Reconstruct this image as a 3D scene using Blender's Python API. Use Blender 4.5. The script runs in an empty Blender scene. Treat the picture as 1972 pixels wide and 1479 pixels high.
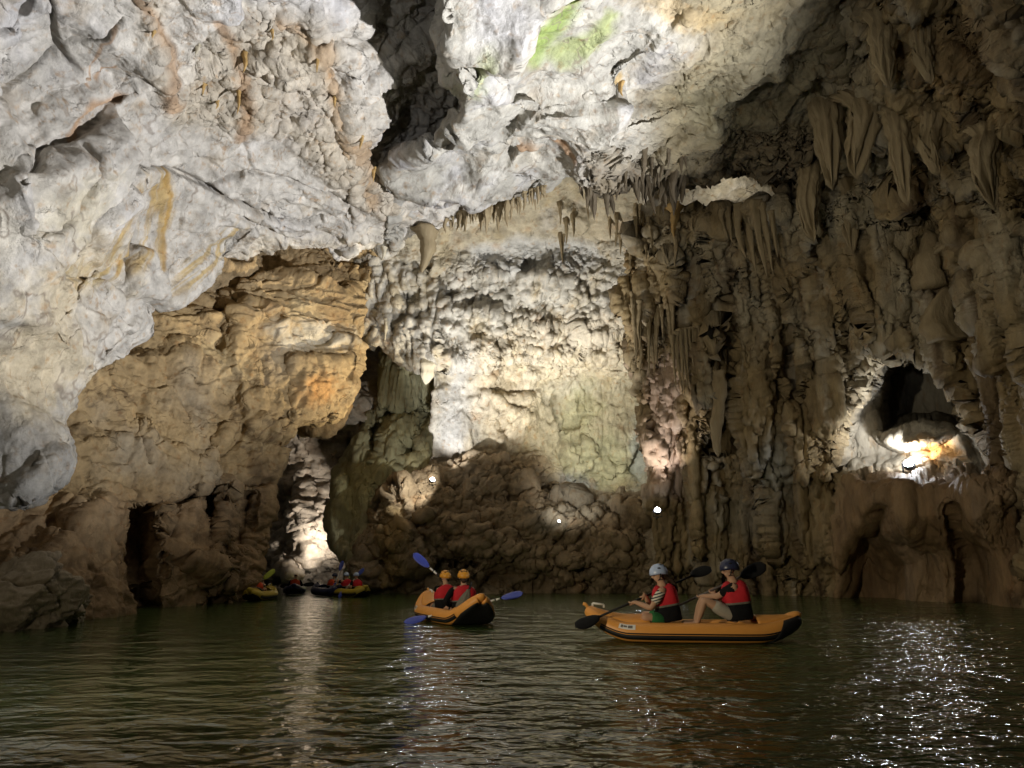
import bpy, bmesh, math, random
import numpy as np
from mathutils import Vector, Matrix

sc = bpy.context.scene
COL = sc.collection
F_PX, CX, CY = 1424.0, 986.0, 739.5
PITCH, CAM_H = math.radians(13.64), 1.18
CT, ST = math.cos(PITCH), math.sin(PITCH)

# ---------------------------------------------------------------- camera
cam_d = bpy.data.cameras.new("Camera")
cam = bpy.data.objects.new("Camera", cam_d)
COL.objects.link(cam)
cam.location = (0, 0, CAM_H)
cam.rotation_euler = (math.radians(90) + PITCH, 0, 0)
cam_d.sensor_width = 36.0
cam_d.lens = 36.0 * F_PX / 1972.0
cam_d.clip_end = 500
sc.camera = cam

# ---------------------------------------------------------------- world and exposure: a cave, lit by its floodlights, added fill spots and faint ambient
w = bpy.data.worlds.new("World")
sc.world = w
w.use_nodes = True
bg = w.node_tree.nodes["Background"]
bg.inputs[0].default_value = (1.0, 0.93, 0.8, 1)
bg.inputs[1].default_value = 0.02
sc.view_settings.view_transform = 'Standard'
sc.view_settings.look = 'None'
sc.view_settings.exposure = 0.45
sc.view_settings.gamma = 1.0
sc.cycles.max_bounces = 6
sc.cycles.diffuse_bounces = 4
sc.cycles.glossy_bounces = 3
sc.cycles.sample_clamp_indirect = 4.0
sc.cycles.caustics_reflective = False
sc.cycles.caustics_refractive = False
sc.cycles.use_denoising = True

# ---------------------------------------------------------------- pixel <-> world
def P(px, py, Y):
    a = (np.asarray(px, float) - CX) / F_PX
    b = (CY - np.asarray(py, float)) / F_PX
    t = np.asarray(Y, float) / (CT - b * ST)
    return np.stack([a * t, np.broadcast_to(np.asarray(Y, float), np.shape(a * t)), CAM_H + (ST + b * CT) * t], -1)

def PV(px, py, Y):
    return Vector(P(px, py, Y).tolist())

def row_of(Y, z):          # photo row at which a point of depth Y and height z appears
    return CY - F_PX * math.tan(math.atan((z - CAM_H) / Y) - PITCH)

def Z(px, Y, z=0.0):       # control point given by column, depth and height
    return (px, row_of(Y, z), Y)

# ---------------------------------------------------------------- lamps and added fill spots
def spot(name, loc, target, watts, cone, color=(1, 1, 1), radius=0.12, blend=0.35):
    d = bpy.data.lights.new(name, 'SPOT')
    d.energy = watts; d.color = color; d.shadow_soft_size = radius
    d.spot_size = math.radians(cone); d.spot_blend = blend
    o = bpy.data.objects.new(name, d)
    COL.objects.link(o)
    o.location = loc
    o.rotation_euler = (Vector(target) - Vector(loc)).to_track_quat('-Z', 'Y').to_euler()
    return o
def pspot(name, a, b, watts, cone, color=(1, 1, 1), radius=0.12, blend=0.35):
    return spot(name, PV(*a), PV(*b), watts, cone, color, radius, blend)

COOL, WHITE, WARM = (0.98, 0.98, 1.0), (1.0, 0.97, 0.92), (1.0, 0.86, 0.62)
spot("ceiling_flood", (11.0, 13.0, 0.9), (-5.0, 16.5, 13.5), 20000, 78, COOL, 0.12, 0.7)
pspot("left_wall_fill", (1215, 975, 29.3), (580, 610, 28), 8000, 44, WARM, 0.1, 0.8)  # added spot without a fixture, throws warm light on the ochre wall
spot("fill_spot", (-9.0, 1.0, 2.2), (7.0, 21.0, 4.5), 3000, 62, WARM, 0.2, 1.0)  # off-frame fill, added to brighten the kayaks and the right wall
pspot("shelf_flood", (1400, 400, 26.7), (1400, 365, 27.9), 65, 165, WHITE, 0.08, 0.5)
pspot("passage_flood", (652, 1085, 33.7), (600, 930, 38.3), 1250, 110, (1.0, 0.9, 0.8), 0.1, 1.0)
pspot("recess_fill", (1130, 890, 29.6), (1150, 800, 33.8), 700, 120, (1.0, 0.97, 0.85), 0.1, 1.0)  # added above the ledge with no lamp body, brightens the recess
pspot("upper_wall_fill", (1010, 960, 26.5), (1010, 560, 31), 4300, 90, WHITE, 0.1, 1.0)  # added spot in mid-air, no fixture, lights the far wall evenly
spot("fill_spot_low", (-5.0, 0.0, 2.6), (-9.0, 16.0, 2.0), 420, 80, WARM, 0.2, 1.0)  # added off-frame fill for the left boulders, water and left kayak
spot("fill_spot_high", (-5.0, 0.0, 2.6), PV(760, 120, 17), 1300, 34, WHITE, 0.2, 1.0)  # unseen beam added to lift the dark fissure
spot("fill_spot_right", (-5.0, 0.0, 2.6), (7.5, 20.0, 14.5), 1500, 44, WHITE, 0.2, 1.0)  # unseen fill added for the dim upper right wall
# ---------------------------------------------------------------- noise (numpy)
_rng = np.random.default_rng(7)
GRAD = _rng.normal(size=(256, 3)).astype(np.float32)
GRAD /= np.linalg.norm(GRAD, axis=1)[:, None]
RND = _rng.random((256, 6)).astype(np.float32)

PERM = np.concatenate([_rng.permutation(256)] * 3).astype(np.int32)
GX, GY, GZ = (np.ascontiguousarray(GRAD[:, k]) for k in range(3))

def _h(ix, iy, iz, seed):
    return PERM[PERM[PERM[(ix + seed * 37) & 255] + (iy & 255)] + (iz & 255)]

from concurrent.futures import ThreadPoolExecutor
POOL = ThreadPoolExecutor(4)
def in_chunks(f, p):          # the same function on cache-sized pieces, on all cores
    n = max(1, -(-len(p) // 30000))
    if n == 1: return f(p)
    r = list(POOL.map(f, np.array_split(p, n)))
    return tuple(np.concatenate(x) for x in zip(*r)) if isinstance(r[0], tuple) else np.concatenate(r)

def perlin(p, seed=0):
    return in_chunks(lambda q: perlin_(q, seed), p)

def perlin_(p, seed=0):
    p = p.astype(np.float32)
    fl = np.floor(p); f = p - fl; i = fl.astype(np.int32)
    x, y, z = f[:, 0], f[:, 1], f[:, 2]
    u, v, w_ = (t * t * t * (t * (t * 6 - 15) + 10) for t in (x, y, z))
    X, Y, Z_ = (i[:, 0] + seed * 37) & 255, i[:, 1] & 255, i[:, 2] & 255
    X1, Y1, Z1 = (i[:, 0] + 1 + seed * 37) & 255, (Y + 1) & 255, (Z_ + 1) & 255
    A, B = PERM[X], PERM[X1]
    AA, AB, BA, BB = PERM[A + Y], PERM[A + Y1], PERM[B + Y], PERM[B + Y1]
    def g(h, dx, dy, dz): return GX[h] * dx + GY[h] * dy + GZ[h] * dz
    x1, y1, z1 = x - 1, y - 1, z - 1
    n0 = g(PERM[AA + Z_], x, y, z); n0 += u * (g(PERM[BA + Z_], x1, y, z) - n0)
    n1 = g(PERM[AB + Z_], x, y1, z); n1 += u * (g(PERM[BB + Z_], x1, y1, z) - n1)
    m0 = g(PERM[AA + Z1], x, y, z1); m0 += u * (g(PERM[BA + Z1], x1, y, z1) - m0)
    m1 = g(PERM[AB + Z1], x, y1, z1); m1 += u * (g(PERM[BB + Z1], x1, y1, z1) - m1)
    n0 += v * (n1 - n0); m0 += v * (m1 - m0)
    return (n0 + w_ * (m0 - n0)) * np.float32(1.5)

def fbm(p, freq, octs=4, seed=0, gain=0.5, mode=0, stretch=(1, 1, 1)):
    q = (p * (np.array(stretch) * freq)).astype(np.float32)
    out = np.zeros(len(p), np.float32); a = 1.0; n = 0
    for k in range(octs):
        v = perlin(q + np.float32(17.3 * k), seed + k)
        if mode == 1: v = 1 - 2 * np.abs(v)          # ridged
        elif mode == 2: v = 2 * np.abs(v) - 0.5      # billow
        out += a * v; n += a; a *= gain; q = q * np.float32(2.03)
    return out / n

def worley(p, freq, seed=0, stretch=(1, 1, 1)):
    return in_chunks(lambda q: worley_(q, seed), (p * (np.array(stretch) * freq)).astype(np.float32))

def worley_(q, seed):
    """F1, F2, and a random tilt per cell (broken rock faces)"""
    i = np.floor(q).astype(np.int32); N = len(q)
    f1 = np.full(N, 9.0, np.float32); f2 = f1.copy(); tilt = np.zeros(N, np.float32); rnd = np.zeros(N, np.float32)
    for dx in (-1, 0, 1):
        for dy in (-1, 0, 1):
            for dz in (-1, 0, 1):
                c = i + np.array([dx, dy, dz], np.int32)
                h = _h(c[:, 0], c[:, 1], c[:, 2], seed)
                d = c.astype(np.float32) + RND[h, :3] - q
                r = np.sqrt((d * d).sum(1))
                near = r < f1
                f2 = np.where(near, f1, np.minimum(f2, r))
                t = (d * GRAD[h]).sum(1)
                tilt = np.where(near, t, tilt); rnd = np.where(near, RND[h, 3], rnd)
                f1 = np.where(near, r, f1)
    return f1, f2, tilt, rnd

def sstep(a, b, x):
    t = np.clip((x - a) / (b - a), 0, 1)
    return t * t * (3 - 2 * t)

def seg_dist(x, y, pts, closed=False):
    d = np.full(x.shape, 1e9, np.float32)
    n = len(pts)
    for k in range(n if closed else n - 1):
        x0, y0 = pts[k]; x1, y1 = pts[(k + 1) % n]
        vx, vy = x1 - x0, y1 - y0
        t = np.clip(((x - x0) * vx + (y - y0) * vy) / (vx * vx + vy * vy + 1e-9), 0, 1)
        d = np.minimum(d, np.hypot(x - x0 - t * vx, y - y0 - t * vy))
    return d

def poly_sd(x, y, pts):       # signed distance, positive inside
    inside = np.zeros(x.shape, bool); n = len(pts)
    for k in range(n):
        x0, y0 = pts[k]; x1, y1 = pts[(k + 1) % n]
        if y0 == y1: continue
        c = ((y0 > y) != (y1 > y)) & (x < (x1 - x0) * (y - y0) / (y1 - y0) + x0)
        inside ^= c
    d = seg_dist(x, y, pts, True)
    return np.where(inside, d, -d)

# ---------------------------------------------------------------- rock sheets
def catmull(A, n_per):
    """A (R, ...) control rows -> upsampled rows, n_per[k] samples in segment k"""
    R = len(A)
    ext = np.concatenate([2 * A[:1] - A[1:2], A, 2 * A[-1:] - A[-2:-1]], 0)
    out = []
    for k in range(R - 1):
        p0, p1, p2, p3 = ext[k], ext[k + 1], ext[k + 2], ext[k + 3]
        n = n_per[k]
        t = (np.arange(n) / n).reshape((-1,) + (1,) * (A.ndim - 1))
        d1 = (p2 - p0) * 0.5; d2 = (p3 - p1) * 0.5
        lim = 1.0 * (p2 - p1)   # damp overshoot
        d1 = np.where(np.abs(d1) > 2 * np.abs(lim), 2 * np.abs(lim) * np.sign(d1), d1)
        d2 = np.where(np.abs(d2) > 2 * np.abs(lim), 2 * np.abs(lim) * np.sign(d2), d2)
        h00 = 2 * t**3 - 3 * t**2 + 1; h10 = t**3 - 2 * t**2 + t; h01 = -2 * t**3 + 3 * t**2; h11 = t**3 - t**2
        out.append(h00 * p1 + h10 * d1 + h01 * p2 + h11 * d2)
    out.append(A[-1:])
    return np.concatenate(out, 0)

def resample(row, n):
    r = np.array(row, float)
    s = np.r_[0, np.cumsum(np.hypot(np.diff(r[:, 0]), np.diff(r[:, 1])) + 1e-6)]
    s /= s[-1]; t = np.linspace(0, 1, n)
    return np.stack([np.interp(t, s, r[:, k]) for k in range(3)], 1)

def grid_normals(Wg):
    du = np.gradient(Wg, axis=1); dv = np.gradient(Wg, axis=0)
    n = np.cross(du, dv)
    n /= np.linalg.norm(n, axis=2, keepdims=True) + 1e-9
    return n

class Ctx: pass
SURF = []
def px_of(W):                 # photo column and row of world points
    y, z = W[:, 1], W[:, 2] - CAM_H
    f = y * CT + z * ST; u = -y * ST + z * CT
    return np.stack([CX + F_PX * W[:, 0] / f, CY - F_PX * u / f], 1)
def surf(px, py, r=5):        # nearest rock seen at this column and row
    best = None
    for q, W in SURF:
        m = (np.abs(q[:, 0] - px) < r) & (np.abs(q[:, 1] - py) < r)
        if m.any():
            c = W[m]; k = c[c[:, 1].argmin()]
            if best is None or k[1] < best[1]: best = k
    return Vector(best.tolist()) if best is not None else None

def sheet(name, rows, ncol, res, mat, base_col, paint=(), bumps=(), disp=None, left=None, right=None, bottom=None, kind='structure'):
    net = np.stack([resample(r, ncol) for r in rows], 0)
    def wrap_cols(edge, spec, s):
        return [edge + np.array([s * dx, dy, dY]) for dx, dy, dY in spec]
    cols = [net[:, k] for k in range(net.shape[1])]
    if left: cols = [c for c in reversed(wrap_cols(net[:, 0], left, 1))] + cols
    if right: cols = cols + wrap_cols(net[:, -1], right, -1)
    net = np.stack(cols, 1)
    if bottom:
        net = np.concatenate([net] + [net[-1:] + np.array([0, -dy, dY]) for dy, dY in bottom], 0)
    net[..., 2] = np.log(net[..., 2])
    def counts(N, axis):
        Wc = P(N[..., 0], N[..., 1], np.exp(N[..., 2]))
        d = np.linalg.norm(np.diff(Wc, axis=axis), axis=2)
        Ym = np.exp(N[..., 2]); Ym = (Ym[1:] + Ym[:-1]) / 2 if axis == 0 else (Ym[:, 1:] + Ym[:, :-1]) / 2
        q = d / (Ym / F_PX * res)
        q = np.percentile(q, 75, axis=1 - axis)
        return np.clip(np.ceil(q), 2, 90).astype(int)
    g = catmull(net, counts(net, 0))
    g = np.swapaxes(catmull(np.swapaxes(g, 0, 1), counts(net, 1)), 0, 1)
    nr, nc = g.shape[:2]
    px, py, Y = g[..., 0].ravel(), g[..., 1].ravel(), np.exp(g[..., 2]).ravel()
    # ragged outline for bumps: warp the drawing coordinates with noise
    W0 = P(px, py, Y)
    wx = px + 14 * fbm(W0, 0.7, 4, 91); wy = py + 14 * fbm(W0, 0.7, 4, 92)
    for b in bumps:
        pts, dY, soft = b[:3]
        if b[0] == 'line': continue
        m = sstep(-soft, soft, poly_sd(wx, wy, pts))
        Y = Y + dY * m
    c = Ctx(); c.px, c.py, c.wx, c.wy, c.nr, c.nc = px, py, wx, wy, nr, nc
    Wg = P(px, py, Y).reshape(nr, nc, 3)
    sgn = None
    for stage in (disp or ()):
        N = grid_normals(Wg)
        if sgn is None:
            v = np.array([0, 0, CAM_H]) - Wg
            sgn = 1.0 if (N * v).sum(2).mean() > 0 else -1.0
        N = N * sgn
        c.W = Wg.reshape(-1, 3); c.N = N.reshape(-1, 3)
        h = stage(c)
        Wg = (c.W + c.N * h[:, None]).reshape(nr, nc, 3)
    W = Wg.reshape(-1, 3)
    col = np.tile(np.array(base_col, np.float32), (len(W), 1))
    var = fbm(W, 0.35, 4, 51)
    col *= (1 + 0.35 * var)[:, None]
    for p in paint:
        kindp = p[0]
        if kindp == 'blob':
            _, cx, cy, rx, ry, rot, pc, s = p
            dx, dy = wx - cx, wy - cy
            ca, sa = math.cos(math.radians(rot)), math.sin(math.radians(rot))
            d = np.hypot((dx * ca + dy * sa) / rx, (-dx * sa + dy * ca) / ry)
            m = s * sstep(1.25, 0.35, d + 0.6 * fbm(W, 0.9, 4, int(cx) % 97) + 0.55 * fbm(W, 3.0, 3, int(cy) % 89, gain=0.7))
        elif kindp == 'poly':
            _, pts, soft, pc, s = p
            m = s * sstep(-soft, soft, poly_sd(wx, wy, pts))
        elif kindp == 'line':
            _, pts, wd, pc, s = p
            m = s * sstep(1.3, 0.2, seg_dist(wx, wy, pts) / wd + 0.5 * fbm(W, 1.5, 3, 33))
        elif kindp == 'vein':
            _, freq, wd, pc, s, seed = p
            m = s * sstep(wd, wd * 0.25, np.abs(fbm(W, freq, 4, seed, gain=0.6))) * sstep(-0.1, 0.25, fbm(W, freq * 0.5, 2, seed + 7))
        elif kindp == 'streaks':
            _, pts, soft, slant, period, lo, hi, pc, s, seed = p
            q = np.stack([(px + slant * py + 0.4 * (wx - px)) / period, py / 160.0, np.full(len(px), seed * 1.7)], 1)
            m = s * sstep(-soft, soft, poly_sd(wx, wy, pts)) * sstep(lo, hi, fbm(q, 1.0, 3, seed, gain=0.6))
        elif kindp == 'noise':
            _, freq, stretch, lo, hi, pc, s, seed = p
            m = s * sstep(lo, hi, fbm(W, freq, 5, seed, stretch=stretch))
        col += (np.array(pc, np.float32) - col) * np.clip(m, 0, 1)[:, None]
    col = np.clip(col, 0.01, 0.85)
    idx = np.arange(nr * nc).reshape(nr, nc)
    q = np.stack([idx[:-1, :-1], idx[:-1, 1:], idx[1:, 1:], idx[1:, :-1]], -1).reshape(-1, 4)
    if sgn and sgn < 0: q = q[:, ::-1]
    me = bpy.data.meshes.new(name)
    me.vertices.add(len(W)); me.vertices.foreach_set('co', W.astype(np.float32).ravel())
    me.loops.add(q.size); me.loops.foreach_set('vertex_index', q.astype(np.int32).ravel())
    me.polygons.add(len(q)); me.polygons.foreach_set('loop_start', np.arange(0, q.size, 4, dtype=np.int32))
    me.polygons.foreach_set('use_smooth', np.ones(len(q), bool))
    at = me.color_attributes.new('albedo', 'FLOAT_COLOR', 'POINT')
    at.data.foreach_set('color', np.c_[col, np.ones(len(W))].astype(np.float32).ravel())
    me.update(); me.validate()
    o = bpy.data.objects.new(name, me); COL.objects.link(o)
    me.materials.append(mat)
    if kind: o['kind'] = kind
    SURF.append((px_of(W), W))
    print('sheet', name, nr, nc, nr * nc)
    return o

def zone(c, pts, soft):       # 0..1 inside a drawn region of the sheet
    return sstep(-soft, soft, poly_sd(c.wx, c.wy, pts))
def groove(c, pts, wd):
    return np.exp(-(seg_dist(c.wx, c.wy, pts) / wd) ** 2)

# ---------------------------------------------------------------- materials
def new_mat(name):
    m = bpy.data.materials.new(name); m.use_nodes = True
    nt = m.node_tree
    return m, nt, nt.nodes["Principled BSDF"], nt.nodes, nt.links

def rock_mat(name, rough=0.8, spec=0.3, bump=0.6, fine=9.0, stretch=(1, 1, 1), spots=0.25):
    m, nt, bs, N, L = new_mat(name)
    tc = N.new('ShaderNodeTexCoord'); mp = N.new('ShaderNodeMapping'); mp.inputs['Scale'].default_value = stretch
    L.new(tc.outputs['Object'], mp.inputs[0])
    at = N.new('ShaderNodeAttribute'); at.attribute_name = 'albedo'
    n1 = N.new('ShaderNodeTexNoise'); n1.inputs['Scale'].default_value = 2.2; n1.inputs['Detail'].default_value = 9; n1.inputs['Roughness'].default_value = 0.68
    L.new(mp.outputs[0], n1.inputs['Vector'])
    r1 = N.new('ShaderNodeMapRange'); r1.inputs[1].default_value = 0.3; r1.inputs[2].default_value = 0.7; r1.inputs[3].default_value = 1 - spots * 1.6; r1.inputs[4].default_value = 1 + spots
    L.new(n1.outputs[0], r1.inputs[0])
    mx = N.new('ShaderNodeMix'); mx.data_type = 'RGBA'; mx.blend_type = 'MULTIPLY'; mx.inputs[0].default_value = 1
    L.new(at.outputs['Color'], mx.inputs[6]); L.new(r1.outputs[0], mx.inputs[7])
    # rusty specks
    n3 = N.new('ShaderNodeTexNoise'); n3.inputs['Scale'].default_value = 4.5; n3.inputs['Detail'].default_value = 6
    L.new(mp.outputs[0], n3.inputs['Vector'])
    r3 = N.new('ShaderNodeMapRange'); r3.inputs[1].default_value = 0.58; r3.inputs[2].default_value = 0.72; r3.inputs[3].default_value = 0; r3.inputs[4].default_value = 0.55
    L.new(n3.outputs[0], r3.inputs[0])
    m2 = N.new('ShaderNodeMix'); m2.data_type = 'RGBA'; m2.blend_type = 'MULTIPLY'
    L.new(r3.outputs[0], m2.inputs[0]); L.new(mx.outputs[2], m2.inputs[6]); m2.inputs[7].default_value = (0.75, 0.52, 0.3, 1)
    L.new(m2.outputs[2], bs.inputs['Base Color'])
    bs.inputs['Roughness'].default_value = rough
    bs.inputs['Specular IOR Level'].default_value = spec
    n2 = N.new('ShaderNodeTexNoise'); n2.inputs['Scale'].default_value = fine; n2.inputs['Detail'].default_value = 8; n2.inputs['Roughness'].default_value = 0.72
    L.new(mp.outputs[0], n2.inputs['Vector'])
    bp = N.new('ShaderNodeBump'); bp.inputs['Strength'].default_value = bump; bp.inputs['Distance'].default_value = 0.12
    L.new(n2.outputs[0], bp.inputs['Height'])
    n4 = N.new('ShaderNodeTexNoise'); n4.inputs['Scale'].default_value = fine * 0.45; n4.inputs['Detail'].default_value = 7; n4.inputs['Roughness'].default_value = 0.6; n4.noise_type = 'RIDGED_MULTIFRACTAL'
    L.new(mp.outputs[0], n4.inputs['Vector'])
    b2 = N.new('ShaderNodeBump'); b2.inputs['Strength'].default_value = bump * 0.6; b2.inputs['Distance'].default_value = 0.06; b2.invert = True
    L.new(n4.outputs[0], b2.inputs['Height']); L.new(bp.outputs[0], b2.inputs['Normal'])
    # thin warped joints
    nw = N.new('ShaderNodeTexNoise'); nw.inputs['Scale'].default_value = 1.2; nw.inputs['Detail'].default_value = 5
    L.new(mp.outputs[0], nw.inputs['Vector'])
    vm = N.new('ShaderNodeVectorMath'); vm.operation = 'MULTIPLY_ADD'; vm.inputs[1].default_value = (1.4, 1.4, 1.4)
    L.new(nw.outputs['Color'], vm.inputs[0]); L.new(mp.outputs[0], vm.inputs[2])
    vo = N.new('ShaderNodeTexVoronoi'); vo.feature = 'DISTANCE_TO_EDGE'; vo.inputs['Scale'].default_value = 0.9
    L.new(vm.outputs[0], vo.inputs['Vector'])
    rv = N.new('ShaderNodeMapRange'); rv.inputs[2].default_value = 0.05
    L.new(vo.outputs['Distance'], rv.inputs[0])
    b3 = N.new('ShaderNodeBump'); b3.inputs['Distance'].default_value = 0.10
    rk = N.new('ShaderNodeMapRange'); rk.inputs[1].default_value = 0.45; rk.inputs[2].default_value = 0.62; rk.inputs[4].default_value = 0.6
    L.new(nw.outputs['Fac'], rk.inputs[0]); L.new(rk.outputs[0], b3.inputs['Strength'])
    L.new(rv.outputs[0], b3.inputs['Height']); L.new(b2.outputs[0], b3.inputs['Normal'])
    L.new(b3.outputs[0], bs.inputs['Normal'])
    return m
# ================================================================ the cave
M_PALE = rock_mat("pale_limestone", 0.7, 0.3, 0.75, 6.0, spots=0.26)
M_OCHRE = rock_mat("ochre_limestone", 0.75, 0.3, 0.6, 6.0)
M_CRUST = rock_mat("crusted_limestone", 0.7, 0.35, 0.8, 6.0)
M_FLUTE = rock_mat("fluted_flowstone", 0.65, 0.4, 0.8, 6.0, stretch=(1, 1, 0.3))
M_DARK = rock_mat("dark_limestone", 0.7, 0.35, 0.7, 6.0)

GREY, PALE, LILAC = (0.53, 0.50, 0.45), (0.64, 0.59, 0.49), (0.55, 0.54, 0.55)
OCHRE, RUST, SAND = (0.42, 0.30, 0.14), (0.36, 0.19, 0.07), (0.47, 0.38, 0.23)
BROWN, DKBROWN, MOSS = (0.24, 0.165, 0.085), (0.13, 0.085, 0.045), (0.29, 0.36, 0.13)

def broad(amp, freq, seed):
    return lambda c: amp * fbm(c.W, freq, 3, seed)

def faces(c, freq, amp, seed, stretch=(1, 1, 1), crack=0.0, edge=0.09):
    Wp = c.W + 0.35 / freq * 0.5 * np.stack([fbm(c.W, freq * 1.3, 3, seed + 5 + k) for k in range(3)], 1)
    f1, f2, t, r = worley(Wp, freq, seed, stretch)
    h = amp * (t + 0.5 * (r - 0.5)) * sstep(0, edge, f2 - f1)
    if crack: h -= crack * np.exp(-((f2 - f1) / 0.045) ** 2)
    return h
def fract(c, freq, amp, octs, seed, stretch=(1, 1, 1), crack=0.0, gain=0.43):     # broken faces within broken faces
    h = 0
    for k in range(octs):
        h = h + faces(c, freq * 2.2 ** k, amp * gain ** k, seed + 31 * k, stretch, crack * gain ** k, 0.09 + 0.03 * k)
    return h
def pits(c, freq, amp, seed, share=0.5):           # solution pockets
    Wp = c.W + 0.3 / freq * np.stack([fbm(c.W, freq, 3, seed + 5 + k) for k in range(3)], 1)
    f1, f2, t, r = worley(Wp, freq, seed)
    return -amp * sstep(0.42, 0.2, f1) * (r < share)
def scallop(c, freq, amp, seed, stretch=(1, 1, 1)):
    Wp = c.W + 0.25 / freq * np.stack([fbm(c.W, freq, 3, seed + 5 + k) for k in range(3)], 1)
    f1, f2, t, r = worley(Wp, freq, seed, stretch)
    return amp * (f1 ** 2 - 0.3) * 1.6
def knobs(c, freq, amp, seed, stretch=(1, 1, 1)):
    Wp = c.W + 0.25 / freq * np.stack([fbm(c.W, freq, 3, seed + 5 + k) for k in range(3)], 1)
    f1, f2, t, r = worley(Wp, freq, seed, stretch)
    return amp * (0.45 - f1 * f1) * (0.5 + r)

def strata(c, d, freq, amp, seed, wob=0.5):      # beds that step out and break back
    s = (c.W @ np.array(d, float)) * freq + wob * fbm(c.W, 0.35, 3, seed)
    t = s - np.floor(s)
    return amp * (t ** 1.5 * (1 - sstep(0.9, 1.0, t)) - 0.3) * (0.55 + 0.9 * fbm(c.W, 0.4, 2, seed + 3))
def drip(c, freq, zf, amp, seed):                # curtains that swell downwards and end ragged
    q = c.W * np.array([1, 1, 0.0])
    s = c.W[:, 2] * zf + 2.4 * fbm(q, freq, 3, seed, gain=0.65) + 0.8 * fbm(c.W, 0.35, 3, seed + 4)
    t = 1 - (s - np.floor(s))
    return amp * (t ** 1.3 * (1 - sstep(0.90, 1.0, t)) - 0.3)
def drape(c, freq, amp, seed, zs=0.1, octs=3):   # rounded folds with sharp creases
    q = c.W * np.array([1, 1, zs]) + 0.15 / freq * fbm(c.W, freq * 0.8, 2, seed + 9)[:, None]
    a = np.zeros(len(q), np.float32); g = 1.0; f = freq
    for k in range(octs):
        a += g * np.sqrt(np.abs(perlin(q * f, seed + k)) + 1e-4); g *= 0.5; f *= 2.1
    return amp * (a - 0.7)
def lined(c, p0, p1, freq, amp, seed, octs=4, along=0.10):    # thin beds and joints that run one way through the rock
    t = P(*p1) - P(*p0); t = t / np.linalg.norm(t)
    q = c.W - ((c.W @ t) * (1 - along))[:, None] * t
    q = q + 0.12 * fbm(c.W, 0.5, 2, seed + 5)[:, None]
    s = fbm(q, freq, octs, seed, gain=0.55)
    return amp * (s + 0.6 * np.abs(s) + 0.5 * fbm(q, freq * 1.7, 3, seed + 8, mode=1, gain=0.55) * np.abs(s))
def rough(c, freq, amp, seed, octs=4): return amp * fbm(c.W, freq, octs, seed, gain=0.6, mode=1)

# ---- the pale ceiling slab on the left, down to its lip
LIP = [(-60, 1000, 14.2), (60, 985, 14.6), (125, 930, 15.2), (108, 840, 15.8), (150, 735, 16.6), (205, 690, 17.4), (262, 625, 18.6),
       (282, 575, 19.5), (345, 540, 20.5), (400, 500, 21.8), (490, 462, 23.2), (600, 478, 24.5), (685, 497, 25.5), (740, 472, 26), (800, 445, 26), (900, 415, 26.2)]
PANEL = [(255, 312), (322, 322), (330, 400), (300, 545), (60, 520), (95, 470)]
RUSTY = [(250, -40), (330, -40), (330, 180), (490, 60), (640, 40), (660, 160), (700, 260), (760, 330), (790, 430), (700, 420), (560, 280), (470, 260), (320, 230), (290, 120)]
FISS = [(655, -200), (652, 60), (668, 160), (700, 250), (770, 330), (860, 330), (910, 230), (870, 130), (845, 40), (840, -200)]
def a1(c): return 0.45 * fbm(c.W, 0.16, 3, 1) + faces(c, 0.2, 0.75, 2, (1, 1, 0.7), edge=0.08) + strata(c, (0.45, 0.75, 0.45), 0.3, 0.45, 12)
def a2(c):
    z = zone(c, RUSTY, 25)
    low = sstep(640, 760, c.py + 0.2 * c.px)
    smooth = sstep(520, 250, c.px + 0.4 * np.maximum(c.py - 350, 0))
    lowz = sstep(250, 420, c.py) * sstep(330, 480, c.px)
    h = fract(c, 0.33, 0.34, 3, 4, (1.3, 0.7, 1), 0.08) * (1 - 0.6 * np.maximum(zone(c, PANEL, 20), smooth))
    h += 0.34 * (1 - lowz) * lined(c, (60, 300, 14), (260, 180, 15.8), 0.8, 1, 101) + 0.40 * lowz * lined(c, (430, 380, 20), (740, 465, 25), 0.9, 1, 102) + 0.08 * fbm(c.W, 0.8, 4, 5)
    h += (0.03 + 0.20 * z) * fbm(c.W, 1.1, 5, 6, mode=1) + strata(c, (0.5, 0.8, 0.3), 1.1, 0.12, 13) + zone(c, FISS, 20) * 0.5 * fbm(c.W, 1.0, 4, 14, mode=1, stretch=(1, 1, 0.25))
    h -= 0.5 * groove(c, [(115, 20), (128, 75), (140, 110), (160, 140), (185, 165)], 4) + 0.3 * groove(c, [(0, 330), (60, 300), (130, 262), (200, 215), (262, 185)], 3.5) + 0.3 * groove(c, [(0, 60), (60, 40), (120, -20)], 3.5) + 0.3 * groove(c, [(20, 200), (90, 160), (150, 120), (240, 60)], 3.5)
    h -= 0.3 * groove(c, [(400, 350), (470, 330), (560, 350), (640, 380), (720, 420)], 4) + 0.25 * groove(c, [(440, 400), (520, 440), (600, 455), (680, 470)], 3.5) + 0.25 * groove(c, [(0, 440), (60, 430), (110, 380), (140, 320), (140, 270)], 3.5)
    h -= 0.55 * groove(c, [(85, 470), (150, 400), (200, 345), (252, 312)], 3.5) + 0.55 * groove(c, [(252, 312), (330, 325), (400, 350), (450, 380), (520, 410), (620, 425)], 3.5)
    h -= 0.2 * groove(c, [(60, 520), (180, 540), (210, 560)], 3.5)
    return h
def a3(c):
    z = zone(c, RUSTY, 25)
    return (0.45 + 0.55 * z) * (rough(c, 1.8, 0.07, 8) - rough(c, 2.6, 0.06, 16)) + 0.02 * fbm(c.W, 4, 3, 15) + z * (knobs(c, 2.2, 0.16, 9) + 0.08 * fbm(c.W, 3.0, 3, 10, mode=1)) + scallop(c, 1.3, 0.05, 11)
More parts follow.
